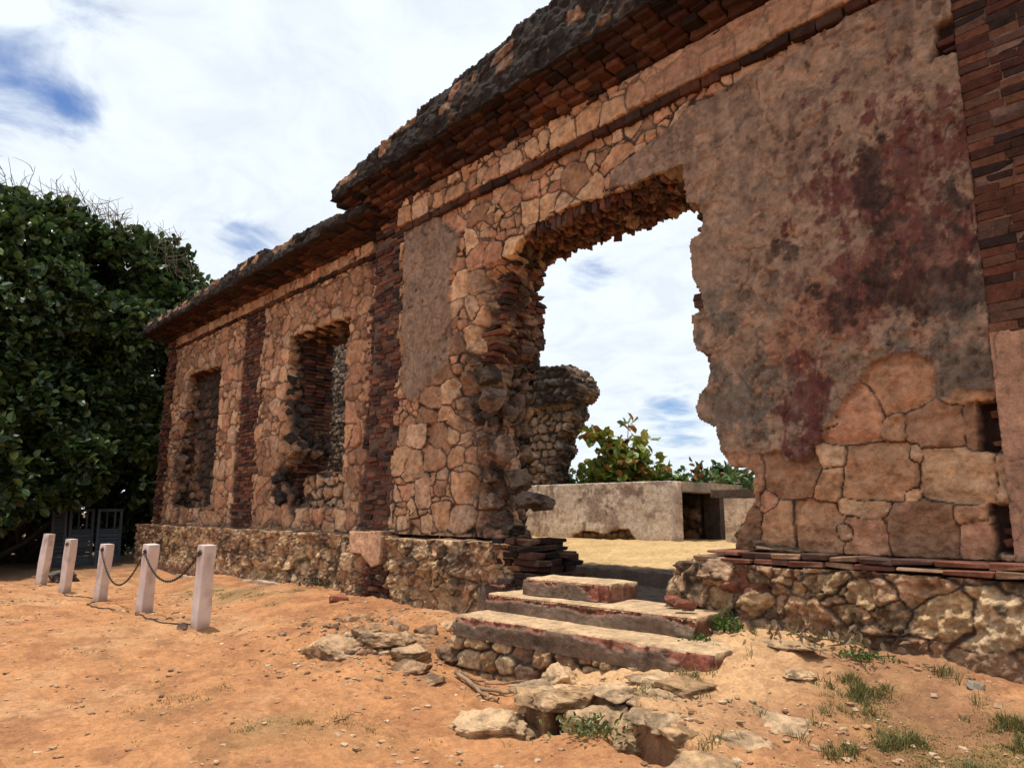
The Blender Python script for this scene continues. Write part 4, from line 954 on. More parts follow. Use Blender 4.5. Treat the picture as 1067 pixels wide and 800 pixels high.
adopt(relief('masonry', -26, -9, -.6, 6.1, .035, .03, fn_back, M_STONE, org=(0, 6.0, 0), th=.6, segs=14, rough=.06, rim=(.08, .06, .05), seed=21, rub=.08, rubs=6), bw)

LOW = thing('low_wall', 'low whitewashed wall enclosure with peeling base and a dark opening in its side', 'wall', (-7.5, 4.2, -.2))
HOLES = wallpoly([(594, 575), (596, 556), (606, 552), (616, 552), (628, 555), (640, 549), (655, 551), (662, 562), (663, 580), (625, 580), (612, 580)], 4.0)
def fn_low(X, Z):
    d = .014 * fb2(X * 2.4, Z * 2.4, 1650, 4) + .004 * fb2(X * 14, Z * 14, 1651, 3)
    c = np.array([.80, .68, .585]) * (.86 + .28 * vn2(X * 2, Z * 2, 1652))[..., None]
    c = bl(c, ss(-.1, .6, fc2(X * 1.7, Z * 2.0, 1653, 6, .66)) * .55, (.46, .34, .26)); c = bl(c, ss(.2, .6, fc2(X * 2.4, Z * 3., 1654, 6, .68)) * .6, (.22, .14, .13)); c = bl(c, ss(.5, .8, fc2(X * 6, Z * 3, 1660, 4, .7)) * .6, (.1, .07, .06))
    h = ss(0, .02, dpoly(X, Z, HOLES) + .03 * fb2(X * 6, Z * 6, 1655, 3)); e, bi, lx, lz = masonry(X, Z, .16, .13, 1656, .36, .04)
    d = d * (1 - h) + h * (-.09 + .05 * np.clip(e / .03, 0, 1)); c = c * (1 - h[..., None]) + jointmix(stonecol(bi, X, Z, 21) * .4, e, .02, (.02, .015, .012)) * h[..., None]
    pit = ss(.7, .8, vn2(X * 9, Z * 9, 1657)) * ss(.5, .7, vn2(X * 1.5, Z * 1.5, 1658)); c = bl(c, pit * .5, (.15, .09, .07))
    c = bl(c, ss(-.02, -.12, Z) * .4, (.4, .26, .14))
    return d, c, Z < .855 + .012 * fb2(X * 4, Z * 0, 1659, 3)
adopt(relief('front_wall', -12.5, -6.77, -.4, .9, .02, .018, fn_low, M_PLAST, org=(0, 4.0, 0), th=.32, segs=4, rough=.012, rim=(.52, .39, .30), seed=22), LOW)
adopt(block('side_slab', -7.15, -6.76, 4.33, 6.6, .68, .85, (.36, .27, .2), 1700, None), LOW)
adopt(block('shade_slab', -9.4, -7.16, 4.33, 6.6, .70, .80, (.22, .16, .12), 1710, None), LOW)  # slab added over the enclosure to darken its inside
adopt(block('pillar', -7.12, -6.80, 5.55, 6.40, -.2, .70, (.075, .055, .045), 1711, None), LOW)
adopt(relief('inner_wall', -11, -7.2, -.4, .68, .05, .04, fn_fill(1720, 9, STP * .6, True), M_STONE, org=(0, 5.55, 0), th=.2, segs=2, rough=.03, rim=(.1, .07, .05)), LOW)
STUB = thing('wall_stub', 'short whitewashed stub of wall with a dark slab on top, right of the dark opening', 'wall', (-5.6, 5.0, -.2))
q0, q1 = onY((755, 540), 4.6), onY((776, 540), 4.6)
adopt(block('wall_face', q0[0], q0[0] + .55, 4.6, 5.2, -.3, onY((760, 519), 4.6)[2], (.58, .45, .36), 1730, None), STUB)
adopt(block('cap_slab', q0[0] - .25, q0[0] + .8, 4.62, 5.3, onY((760, 519), 4.6)[2] + .012, onY((760, 510), 4.6)[2], (.10, .075, .06), 1731, None), STUB)

# ------------------------------------------------------------------ posts and chain
PB = [(-9.197, -2.572, -1.14), (-11.976, -2.392, -1.23), (-14.763, -2.318, -1.315), (-16.266, -2.576, -1.305), (-17.174, -2.821, -1.215)]
LEAN = [(.055, .02), (.08, .03), (.045, .0), (.06, .02), (.05, -.02)]
PLAB = ['white square wooden post nearest the camera, first of the row', 'leaning white post with a chain hung between it and the nearest post', 'middle white post of the row of five', 'white post second from the tree end of the row', 'white post standing farthest away by the dark tree, last of the row']
def post_mesh(nm, w, h, seed):
    me = None
    nz_ = 34; V = []; C_ = []
    prof = [(-1, -.9), (-.9, -1), (0, -1), (.9, -1), (1, -.9), (1, 0), (1, .9), (.9, 1), (0, 1), (-.9, 1), (-1, .9), (-1, 0)]
    k = len(prof)
    for i in range(nz_):
        z = -.15 + (h + .15) * i / (nz_ - 1)
        for (a, b2) in prof:
            s_ = w / 2 * (1 + .04 * math.sin(z * 7 + seed)) * (.97 if i == nz_ - 1 else 1)
            V.append((a * s_, b2 * s_, z))
    V = np.array(V); V[:, :2] += .004 * np.stack([fb3(V[:, 0] * 9, V[:, 1] * 9, V[:, 2] * 5, seed, 3), fb3(V[:, 0] * 9 + 40, V[:, 1] * 9, V[:, 2] * 5, seed, 3)], 1)
    F = []
    for i in range(nz_ - 1):
        for j in range(k): F.append((i * k + j, i * k + (j + 1) % k, (i + 1) * k + (j + 1) % k, (i + 1) * k + j))
    c = np.array([.66, .55, .50]) * (.85 + .3 * vn3(V[:, 0] * 6, V[:, 1] * 6, V[:, 2] * 6, seed))[:, None]
    ch = ss(.42, .55, .5 + 1.1 * fb3(V[:, 0] * 16, V[:, 1] * 16, V[:, 2] * 7, seed + 3, 4, .65)) * ss(.2, .0, np.abs(fb3(V[:, 0] * 3, V[:, 1] * 3, V[:, 2] * 2.2, seed + 8, 2))); c = bl(c, ch * .55, (.30, .22, .17))
    dirt = ss(.16, .0, V[:, 2] + .05 * fb3(V[:, 0] * 20, V[:, 1] * 20, V[:, 2] * 8, seed, 2)); c = bl(c, dirt * .75, (.36, .24, .15)); rust = ss(.035, .0, np.abs(V[:, 0])) * ss(.55, .92, V[:, 2]) * (V[:, 1] < -.05) * (V[:, 2] < .93); c = bl(c, rust * .5, (.25, .12, .06))
    top = np.array([[(nz_ - 1) * k + j for j in range(k)]])
    return V, [np.array(F), top], c
tops = []
for i, (x, y, z) in enumerate(PB):
    p = thing('post', PLAB[i], 'post', (x, y, gz1(x, y) - .02), 'row of white posts')
    p.rotation_euler = (LEAN[i][1], LEAN[i][0], .12 + .1 * i)
    V, F, c = post_mesh('post', [.165, .175, .17, .16, .16][i], [1.02, 1.03, 1.02, 1.02, 1.03][i], i)
    mesh_np('shaft', V, F, M_WOOD, c, False, p)
    if i != 4:
        tubes('eye_bolt', [([(.05, -.1, .93), (.02, -.1, .96), (-.02, -.1, .93), (0, -.1, .90), (.05, -.1, .93)], .012)], M_METAL, parent=p)
    bpy.context.view_layer.update()
    tops.append(np.array(p.matrix_world @ Vector((.0, -.10, .92))))
def chain(name, a, b2, sag, label, r_=.006):
    t = np.linspace(0, 1, 40); P = a[None] * (1 - t[:, None]) + b2[None] * t[:, None]; P[:, 2] -= sag * 4 * t * (1 - t)
    lst = []
    # links as short overlapping loops along the sag
    L_ = np.concatenate([[0], np.cumsum(np.linalg.norm(np.diff(P, axis=0), axis=1))]); n = int(L_[-1] / .055)
    s = np.linspace(0, L_[-1], n + 1); Q = np.stack([np.interp(s, L_, P[:, k]) for k in range(3)], 1)
    for i in range(n):
        m = (Q[i] + Q[i + 1]) / 2; d = Q[i + 1] - Q[i]; d = d / np.linalg.norm(d); sd = np.cross(d, [0, 0, 1]); sd /= np.linalg.norm(sd); up = np.cross(sd, d)
        s2_ = sd if i % 2 else up; an = np.linspace(0, 2 * math.pi, 9)
        lst.append((m + np.cos(an)[:, None] * d * .036 + np.sin(an)[:, None] * s2_ * .015, r_))
    return tag(tubes(name, lst, M_METAL, k=5), label, 'chain', 'chains of the post row')
chain('chain', tops[0], tops[1], .38, 'dark chain sagging between the two nearest white posts')
def lying(pts, label, jig=.05, r_=.012, seed=0):
    P = []
    for (a, b2) in zip(pts[:-1], pts[1:]):
        for t in np.linspace(0, 1, 14)[:-1]:
            x = a[0] * (1 - t) + b2[0] * t; y = a[1] * (1 - t) + b2[1] * t; x += jig * float(fb2(np.array([x * 2.]), np.array([y * 2.]), seed, 2)[0]); y += jig * float(fb2(np.array([x * 2.]), np.array([y * 2 + 9.]), seed, 2)[0])
            P.append((x, y, gz1(x, y) + r_))
    return tag(tubes('chain', [(P, r_)], M_METAL, k=5), label, 'chain', 'chains of the post row')
chain('chain', tops[1], tops[2], .55, 'dark chain drooping low between the second and middle white posts')
lying([(PB[0][0] - .1, PB[0][1] - .05), (-10.4, -2.8), (-11.9, -2.5)], 'fallen chain lying on the dirt between the two nearest white posts', .15, .010, 3)
lying([(-12.1, -2.5), (-13.4, -2.75), (-14.7, -2.45)], 'fallen chain lying on the dirt between the second and middle white posts', .15, .010, 5)
lying([(-14.9, -2.4), (-15.6, -2.65), (-16.2, -2.62)], 'fallen chain lying on the dirt behind the middle white post', .12, .010, 6)

# ------------------------------------------------------------------ grey panels under the tree
def panel(px0, px1, ptop, pbot, label, kind, tilt):
    x = -22.0
    a, b2 = onX((px0, pbot), x), onX((px1, pbot), x); t = onX(((px0 + px1) / 2, ptop), x)
    w = abs(b2[1] - a[1]); zb = min(gz1(x, (a[1] + b2[1]) / 2), a[2]); h = t[2] - zb
    p = thing('panel', label, 'panel', (x, (a[1] + b2[1]) / 2, zb), 'grey panels under the tree'); p.rotation_euler = (tilt, -.06, -.06)
    def bxs(L_):
        return [(0 + dx, yy, zz, tx, ty, tz, 0, 0) for (dx, yy, zz, tx, ty, tz) in L_]
    pal = np.array([[.055, .07, .09], [.065, .08, .10]])
    f = .07
    fr = [(0, -w / 2 + f / 2, h / 2, .06, f, h), (0, w / 2 - f / 2, h / 2, .06, f, h), (0, 0, h - f / 2, .058, w - 2 * f - .004, f), (0, 0, f / 2, .058, w - 2 * f - .004, f)]
    if kind: fr += [(0, 0, h * .62, .058, w - 2 * f - .004, f)]
    bricks('frame', bxs(fr), M_WOOD, p, pal=pal, jit=.002, seed=41, cham=.004)
    hh = h * .62 - f if kind else h - f
    sl = []; k = 9 if kind else 14
    for i in range(k): sl.append((0, 0, f + hh * (i + .5) / k, .03, w - 2 * f - .006, hh / k - .012))
    bricks('boards', bxs(sl), M_WOOD, p, pal=pal * .9, jit=.002, seed=42, cham=.003)
    if kind: bricks('muntin', bxs([(0, -w * .12, h * .81, .03, .04, h * .30), (.0, w * .2, h * .8, .035, .05, h * .30)]), M_WOOD, p, pal=pal, jit=.002, seed=43, cham=.003)
panel(52, 68, 531, 585, 'narrow grey slatted panel in tree shade, leftmost of three', 0, .05)
panel(69, 95, 530, 587, 'grey boarded panel with a small window, between the other two panels', 1, .03)
panel(98, 124, 530, 587, 'grey boarded panel with an open top, closest to the ruin', 1, .02)

# ------------------------------------------------------------------ trees and plants
def leaves(rg_, P, D, size, pal, hw=.36, droop=.3):
    """P base points, D directions; a folded, pointed-oval leaf of 6 vertices"""
    n = len(P); D = D / (np.linalg.norm(D, axis=1)[:, None] + 1e-9)
    s = np.cross(D, rg_.normal(size=(n, 3)) * .5 + np.array([0, 0, 1.])); s /= np.linalg.norm(s, axis=1)[:, None] + 1e-9; up = np.cross(s, D)
    sz = size * rg_.uniform(.65, 1.25, n); a = sz[:, None]; w = a * hw
    mid = P + D * a * .5 - up * a * .0; tip = P + D * a - up * a * droop * .4
    V = np.stack([P, P + D * a * .38 + s * w + up * a * .10, P + D * a * .8 + s * w * .75 + up * a * .06, tip, P + D * a * .8 - s * w * .75 + up * a * .06, P + D * a * .38 - s * w + up * a * .10], 1)
    i = (np.arange(n) * 6)[:, None]
    F = np.concatenate([i + np.array([[0, 1, 2, 3]]), i + np.array([[0, 3, 4, 5]])])
    pal = np.array(pal); c = pal[rg_.integers(0, len(pal), n)] * rg_.uniform(.65, 1.35, (n, 1))
    return V.reshape(-1, 3), F, np.repeat(c, 6, 0)
def rosettes(rg_, C_, Nn, k, size, pal, spread=.9):
    P = np.repeat(C_, k, 0); Nr = np.repeat(Nn, k, 0)
    D = Nr * rg_.uniform(.1, 1.0, (len(P), 1)) + rg_.normal(size=P.shape) * spread
    return leaves(rg_, P + rg_.normal(size=P.shape) * size * .25, D, size, pal)
GREEN = [(.028, .055, .015), (.022, .045, .014), (.040, .072, .020), (.018, .036, .013), (.085, .115, .035), (.05, .085, .022)]
def branchy(rg_, base, tip, rad, bend=.12, n=9):
    t = np.linspace(0, 1, n)[:, None]; P = np.array(base) * (1 - t) + np.array(tip) * t
    o = rg_.normal(size=3) * np.linalg.norm(np.array(tip) - base) * bend; P = P + np.sin(t * math.pi) * o + np.cumsum(rg_.normal(size=P.shape) * .02, 0)
    return P, np.linspace(rad, rad * .35, n)
TR = np.random.default_rng(77)
tree_root = thing('sea_grape_tree', 'big dense dark green tree at the far end of the ruin, bare twigs on top', 'tree', (-25.5, -1.6, -1.3))
# lobes (x, y, z, rx, ry, rz) round a leaning multi-stemmed trunk
def lobe(px_, py_, x, rr): q = onX((px_, py_), x); return (x, q[1], q[2], rr * 1.15, rr, rr * .95)
LOBES = [lobe(*a) for a in [(20, 262, -25, 1.9), (75, 275, -25.4, 1.7), (125, 290, -25.2, 1.6), (165, 322, -24.6, 1.45), (-30, 300, -25.4, 2.6), (40, 350, -24, 2.1), (105, 360, -23.6, 1.9), (150, 395, -23.4, 1.5), (-40, 400, -23.6, 2.6),
    (20, 440, -23.2, 2.0), (90, 440, -23.4, 1.7), (140, 470, -23.6, 1.4), (60, 395, -25.5, 2.6), (125, 400, -26, 2.4), (-90, 330, -25, 3.2), (-110, 450, -23, 2.6), (195, 335, -26.0, 1.4), (30, 500, -25.8, 1.3), (100, 500, -26.4, 1.5), (150, 520, -26.2, 1.3), (-20, 480, -24.5, 1.4), (25, 480, -21.5, 1.2), (75, 490, -21.3, .9), (115, 478, -21.9, 1.0), (-30, 500, -20.5, 1.3), (160, 300, -26, 1.5), (200, 325, -25.6, 1.2), (175, 370, -26.5, 1.8), (175, 450, -26.5, 1.8), (180, 520, -26.5, 1.3)]]
stems = [branchy(TR, (-25.5 + TR.uniform(-.4, .4), -1.8 + TR.uniform(-1.8, .5), -1.4), (l[0], l[1], l[2]), .11, .08) for l in LOBES]
stems += [branchy(TR, (-25.2 + k * .3, -4.4 - k * .5, -1.4), (-25 + k * .3, -5.5 - k, 3.2), .15, .06) for k in range(4)]
adopt(tubes('trunk', stems, M_BARK, (.055, .042, .033), None, 8), tree_root)
Cs_, Ns_ = [], []
for (x, y, z, rx, ry, rz) in LOBES:
    n = int(330 * (rx * ry * rz) ** .667)
    d = TR.normal(size=(n, 3)); d /= np.linalg.norm(d, axis=1)[:, None]
    rr = 1 + .42 * fb3(d[:, 0] * 2.2 + x, d[:, 1] * 2.2 + y, d[:, 2] * 2.2 + z, 88, 3)
    sc = rr * TR.uniform(.62, 1.04, n) ** .6
    p = np.array([x, y, z]) + d * np.array([rx, ry, rz]) * sc[:, None]
    keep = (p[:, 2] > -.7 + .5 * vn2(p[:, 0] * .8, p[:, 1] * .8, 89)) & (fb3(p[:, 0] * .9, p[:, 1] * .9, p[:, 2] * .9, 90, 2) > -.17)
    keep &= ~((p[:, 0] > -21.6) & (p[:, 1] > -.9))
    Cs_.append(p[keep]); Ns_.append((d * .8 + np.array([0, 0, .5]))[keep])
Cs_, Ns_ = np.concatenate(Cs_), np.concatenate(Ns_)
V, F, c = rosettes(TR, Cs_, Ns_, 6, .245, GREEN)
c = c * np.repeat(TR.uniform(.45, 1.7, len(Cs_)), 36)[:, None]
adopt(mesh_np('crown', V, [F], M_LEAF, c, False), tree_root)
# bare sea-wind twigs
tw = []
for k in range(120):
    px_ = TR.uniform(0, 1) ** .8 * 205; top_y = np.interp(px_, [0, 40, 110, 150, 190, 212], [200, 222, 232, 248, 272, 305])
    a = onX((px_, top_y + TR.uniform(5, 40)), -25.0 + TR.uniform(-1, 1)); L_ = TR.uniform(.6, 2.0)
    tip = a + np.array([TR.normal(0, .2), -.35 + TR.normal(0, .22), L_ * .8])
    P, r_ = branchy(TR, a, tip, .017, .05, 7); tw.append((P, r_))
    for j in range(3):
        q = P[TR.integers(2, 6)]; P2, r2 = branchy(TR, q, q + np.array([TR.normal(0, .2), TR.normal(0, .35), TR.uniform(.15, .5)]), .011, .1, 5); tw.append((P2, r2))
adopt(tubes('bare_twigs', tw, M_BARK, (.17, .12, .085), None, 4), tree_root)

def bush(name, label, loc, size, n, leaf, pal, seed, k=6, stems_n=5, grp=None, spread=.8):
    g_ = np.random.default_rng(seed); root = thing(name, label, 'bush', loc, grp)
    st, C_, Nn = [], [], []
    for i in range(stems_n):
        tip = np.array([g_.normal(0, .35) * size[0], g_.normal(0, .3) * size[1], size[2] * g_.uniform(.55, 1.0)])
        P, r_ = branchy(g_, (0, 0, -.05), tip, .02, .15, 8); st.append((P, r_))
        m = n // stems_n; t = g_.uniform(.25, 1, m); ii = (t * 7).astype(int).clip(0, 7)
        C_.append(P[ii] + g_.normal(size=(m, 3)) * np.array(size) * np.array([.2, .2, .11])); Nn.append(np.tile([0, -.1, .7], (m, 1)))
    tubes('stems', st, M_BARK, (.12, .08, .05), root, 5)
    V, F, c = rosettes(g_, np.concatenate(C_), np.concatenate(Nn), k, leaf, pal, spread)
    V[:, 2] = np.maximum(V[:, 2], 0.0)
    mesh_np('leaves', V, [F], M_LEAF, c, False, root); return root
ALM = [(.20, .25, .035), (.13, .19, .03), (.27, .29, .04), (.08, .13, .028), (.30, .12, .035), (.28, .23, .04), (.17, .22, .04)]
GRN = [(.075, .135, .04), (.055, .10, .033), (.12, .17, .045), (.045, .08, .028)]
def at8(px_, y): return onY((px_, 500), y)[0]
# dark scrub closing the view under the tree
for k, (px_, py_, xx, lab) in enumerate([(-15, 575, -27.5, 'dark scrub under the tree at the left picture edge'), (60, 575, -29.5, 'dark scrub behind the narrow grey panel'), (125, 572, -28.5, 'dark scrub between the grey panels and the ruin'), (150, 560, -31, 'dark scrub behind the far corner of the ruin')]):
    q = onX((px_, py_), xx); bush('scrub', lab, (xx, q[1], gz1(xx, q[1])), (1.5, 1.9, 2.0), 330, .2, GREEN[:4], 400 + k, 6, 7, 'scrub under the tree')
yb = 7.2
bush('almond_bush', 'tall almond sapling with yellow green and reddish leaves above the low wall', (at8(652, yb), yb, -.15), (1.5, .9, 2.05), 640, .24, ALM, 301, 6, 7, 'bushes behind the low wall')
# the leading shoot of the sapling
q = bpy.data.objects['almond_bush']; g_ = np.random.default_rng(302)
P, r_ = branchy(g_, (0, 0, .2), (.0, 0, 2.55), .025, .03, 9); P2, r2 = branchy(g_, (0, 0, 1.9), (-.95, -.1, 2.45), .016, .08, 7); P3, r3 = branchy(g_, (0, 0, 1.5), (.85, 0, 2.1), .014, .08, 7)
tubes('shoot', [(P, r_), (P2, r2), (P3, r3)], M_BARK, (.13, .085, .05), q, 5)
Cc = np.concatenate([P[5:], P2[3:], P2[4:], P3[3:], P2[6:], P[8:]]); V, F, c = rosettes(g_, Cc, np.tile([0, 0, .6], (len(Cc), 1)), 5, .28, ALM, .8); mesh_np('shoot_leaves', V, [F], M_LEAF, c, False, q)
bush('green_bush', 'low dark green bush at the left behind the low wall', (at8(603, 8.0), 8.0, -.2), (1.2, .7, 1.45), 560, .16, GRN, 303, 6, 6, 'bushes behind the low wall')
bush('green_bush', 'dense green bush just right of the almond sapling behind the low wall', (at8(683, 7.6), 7.6, -.2), (1.6, .7, 1.62), 560, .17, GRN + ALM[:3] + ALM[6:], 304, 6, 7, 'bushes behind the low wall')
bush('green_bush', 'leafy bush with some red leaves beside the right door edge', (at8(735, 7.2), 7.2, -.2), (1.4, .7, 1.42), 560, .17, GRN + ALM[3:5], 305, 6, 7, 'bushes behind the low wall')
bush('green_bush', 'bright green bush peeping past the right door edge over the wall stub', (at8(768, 6.4), 6.4, -.2), (.9, .6, 1.25), 190, .2, GRN + [(.09, .17, .06)], 306, 6, 6, 'bushes behind the low wall')

# ------------------------------------------------------------------ rocks
RPAL = ((.50, .33, .19), (.44, .28, .16))
def boulder(px_, py_, z, s, seed, label, sub=5, yaw=0., sink=.35, name='boulder', pal=RPAL, grp=None):
    q = onZ((px_, py_), z); g = gz1(q[0], q[1])
    o = rocks_mesh(name, [(0, 0, 0, *s, seed, sub, yaw)], M_ROCK, pal=pal, seed=seed); o.location = (q[0], q[1], g + s[2] * (.5 - sink)); return tag(o, label, 'rock', grp)
boulder(628, 775, -1.2, (.52, .44, .36), 2001, 'squat pale boulder leaning on the rubble ledge, dark front face', yaw=.3, sink=.36)
boulder(515, 757, -1.2, (.62, .46, .20), 2002, 'flat pinkish rock lying in the dirt left of the ledge', yaw=.5, sink=.45)
boulder(349, 683, -1.12, (.66, .48, .30), 2003, 'flat topped sunlit block at the end of the rubble heap', yaw=.9, sink=.30)
boulder(583, 722, -1.1, (.34, .3, .26), 2004, 'dark fronted rock under the left end of the ledge', yaw=.2, sink=.5)
boulder(66, 607, -1.25, (.9, .6, .42), 2005, 'grey rock in the tree shade behind the farthest posts', pal=((.12, .1, .085),))
boulder(143, 580, -1.2, (.5, .45, .6), 2006, 'small block standing at the far corner of the plinth', pal=((.36, .22, .13),))
boulder(822, 722, -1.0, (.50, .22, .06), 2007, 'thin flat pale stone set in the soil right of the steps', sub=4, yaw=-.2, sink=.3, name='flat_stone')
boulder(712, 735, -1.0, (.2, .14, .06), 2008, 'small flat stone on the trampled ledge near the weeds', sub=3, name='flat_stone')
boulder(833, 740, -1.0, (.22, .30, .05), 2015, 'thin flat pale stone at the front end of the longer flat one', sub=4, yaw=.3, sink=.3, name='flat_stone')
boulder(1022, 770, -1.05, (.12, .1, .06), 2009, 'small whitish stone lying in the grass at right', sub=3, name='flat_stone', pal=((.6, .5, .38),))
boulder(847, 690, -.85, (.13, .1, .05), 2010, 'whitish stone at the foot of the near plinth', sub=3, name='flat_stone', pal=((.62, .52, .4),))
boulder(395, 668, -1.0, (.5, .35, .16), 2011, 'rubble stone in the heap right of the flat topped block', yaw=.4)
boulder(430, 672, -1.0, (.42, .3, .18), 2012, 'rubble stone in the heap nearest the steps', yaw=1.4)
boulder(470, 682, -1.1, (.36, .3, .22), 2013, 'dark rubble stone beside the left end of the steps', yaw=.1, pal=((.28, .17, .1),))
boulder(190, 656, -1.15, (.2, .12, .12), 2014, 'small dark stone beside the nearest white post', sub=3, pal=((.2, .13, .09),))
# red bricks fallen on the threshold
for k, (px_, py_, lab) in enumerate([(703, 629, 'red brick lying on the threshold at the right end of the top step'), (714, 634, 'rounded red brick lying against the near plinth by the steps'), (722, 622, 'red brick half leaning on the plinth corner above the steps')]):
    q = onZ((px_, py_), -.5); o = bricks('brick', [(0, 0, 0, .17, .10, .07, .4 * k, .1 * k)], M_BRICK, pal=np.array([[.24, .09, .055]]), jit=.012, seed=50 + k, cham=.018); o.location = (q[0], q[1], -.50 + .04 + .03 * (k == 2)); tag(o, lab, 'brick', 'fallen red bricks')
for k, (px_, py_, s_) in enumerate([(375, 622, .3), (352, 630, .22)]):
    q = onZ((px_, py_), -.95); o = bricks('brick', [(0, 0, 0, s_, .16, .09, .3 + k, 0)], M_BRICK, pal=np.array([[.30, .12, .07]]), jit=.012, seed=55 + k, cham=.018); o.location = (q[0], q[1], gz1(q[0], q[1]) + .03); tag(o, ['large red brick fragment under the hanging plaster', 'smaller red brick fragment under the hanging plaster'][k], 'brick', 'fallen red bricks')
RB = np.random.default_rng(37); it = []
for i in list(range(7, 15)):
    a_, b_ = LEDGE[i % len(LEDGE)], LEDGE[(i + 1) % len(LEDGE)]
    if a_[0] > -2.1 and b_[0] > -2.1: continue
    n_ = max(1, int(np.linalg.norm(b_ - a_) / .17)); d_ = (b_ - a_) / np.linalg.norm(b_ - a_); out_ = np.array([d_[1], -d_[0]])
    for k in range(n_):
        c_ = a_ + (b_ - a_) * (k + .5) / n_ - np.array([0, 0]); inn = c_ + np.array([.18, .22]); z_ = gz1(inn[0], inn[1]); w_ = RB.uniform(.26, .52)
        if c_[0] > -2.2: continue
        it.append((c_[0] + RB.normal(0, .03) + .05, c_[1] + .05 + RB.normal(0, .03), z_ - .045 + RB.normal(0, .012), w_, w_ * .75, RB.uniform(.10, .17), 6100 + len(it), 4, math.atan2(d_[1], d_[0]) + RB.normal(0, .3)))
for k in range(26):      # worn rock showing through the trodden top of the ledge
    x, y = RB.uniform(-4.7, -2.1), RB.uniform(-2.7, -1.5)
    if float(dpoly(np.array([x]), np.array([y]), LEDGE)[0]) < .06: continue
    w_ = RB.uniform(.26, .55); it.append((x, y, gz1(x, y) - .015, w_, w_ * .8, RB.uniform(.07, .11), 6400 + k, 4))
tag(rocks_mesh('bedrock_ledge', it, M_ROCK, pal=((.50, .32, .175), (.46, .285, .15), (.52, .35, .21)), seed=37, crust=.35), 'eroded pale bedrock ledge with dark undercut edge in front of the steps', 'rock')
it = []
for k in range(15):
    t = (k + .5) / 15; p_ = onZ((352 + 122 * t, 676 + 8 * math.sin(k * 1.7) + 10 * t - 10 * (k % 3)), -1.06); w_ = RB.uniform(.22, .44)
    it.append((p_[0], p_[1], gz1(p_[0], p_[1]) - .03 + .05 * (k % 2), w_, w_ * .8, RB.uniform(.12, .22), 6300 + k, 4))
rbk = thing('rock_bank', 'crumbling bank of rough rock between the flat topped block and the steps', 'rock', (-6.5, -1.7, -1.1))
for k, q_ in enumerate(it): adopt(rocks_mesh('slab', [q_], M_ROCK, pal=((.46, .295, .165), (.40, .24, .135), (.34, .20, .115)), seed=38 + k, crust=.5), rbk)
# loose rubble of the heap and along the broken edge of the ledge
RB = np.random.default_rng(31); it = []
for k in range(330):
    if k < 190: x, y = RB.normal(-6.55, .62), RB.normal(-1.75, .34)
    else:
        i = 10 + RB.integers(0, 5); t = RB.random(); e_ = LEDGE[i % len(LEDGE)] * (1 - t) + LEDGE[(i + 1) % len(LEDGE)] * t; x, y = e_ + RB.normal(0, .07, 2)
    if (x > s1[0][0] - .1 and y > -1.3) or y > -.6: continue
    s_ = .04 + .11 * RB.random() ** 2.5 * (1 if k < 190 else .7)
    it.append((x, y, gz1(x, y) + s_ * .02, s_, s_ * .8, s_ * .5, 5000 + k, 2))
tag(rocks_mesh('rubble', it, M_ROCK, pal=((.46, .30, .17), (.36, .21, .12), (.26, .15, .09), (.50, .35, .22)), seed=31), kind='stuff')
# driftwood
for k, (pts, r_, lab) in enumerate([([(475, 702), (500, 716), (530, 722), (552, 720)], .022, 'long bent dry branch lying along the foundation of the steps'), ([(480, 700), (492, 706), (512, 712), (553, 712)], .016, 'thin pale stick lying above the bent branch'), ([(492, 712), (505, 722), (520, 727)], .018, 'short stick lying below the bent branch'), ([(350, 672 + 78), (366, 742), (380, 741)], .006, 'tiny twig lying on the open dirt')]):
    P = [onZ(p, -1.18) for p in pts]; P = np.array([[a[0], a[1], gz1(a[0], a[1]) + r_ + .01] for a in P])
    t = np.linspace(0, 1, 14); P = np.stack([np.interp(t, np.linspace(0, 1, len(P)), P[:, j]) for j in range(3)], 1); P += np.random.default_rng(k).normal(size=P.shape) * .008
    tag(tubes('stick', [(P, np.linspace(r_, r_ * .5, 14))], M_BARK, (.26, .17, .10), None, 6), lab, 'stick', 'dry sticks by the steps' if k < 3 else None)

# ------------------------------------------------------------------ gravel, grass, weeds
GR = np.random.default_rng(9)
def scatter(n, x0, x1, y0, y1, f):
    x = GR.uniform(x0, x1, n); y = GR.uniform(y0, y1, n); k = GR.random(n) < f(x, y); return x[k], y[k]
def gdens(x, y):
    d = .12 + .88 * ss(-.1, .55, fb2(x * .8, y * .8, 111, 4)); d = np.where(y > -.5, 0, d)
    hp = np.exp(-(((x + 6.6) / 1.2) ** 2 + ((y + 1.7) / .8) ** 2)); ld_ = ss(-.1, .1, dpoly(x, y, LEDGE)) * (x < -1.6)
    return np.clip(d + hp + ld_ * .8 * ss(0, .5, fc2(x * 2.2, y * 2.2, 112, 4)) - .1 * ld_, 0, 1)
x1_, y1_ = scatter(15000, -9, -.6, -5, -.45, gdens); x2_, y2_ = scatter(4500, -19, -9, -6, -1.2, gdens)
x = np.concatenate([x1_, x2_]); y = np.concatenate([y1_, y2_]); n = len(x)
keep = ~((x > s1[0][0] - .05) & (x < s1[1][0] + .1) & (y > -1.25)); x, y = x[keep], y[keep]; n = len(x)
bvs = [rock_v(3000 + k, (1, .8, .38), 1, 8, .5) for k in range(8)]
sz = .007 + .030 * GR.random(n) ** 5 + .006 * (x < -9)
zg = gz(x, y); Vs, Cs2, Fs2, cnt = [], [], [], 0
pc_ = np.array([[.50, .34, .20], [.44, .27, .15], [.40, .225, .115], [.54, .40, .26], [.28, .155, .09]])
an = GR.uniform(0, 6.28, n); kk = GR.integers(0, 8, n); ci_ = GR.integers(0, 5, n)
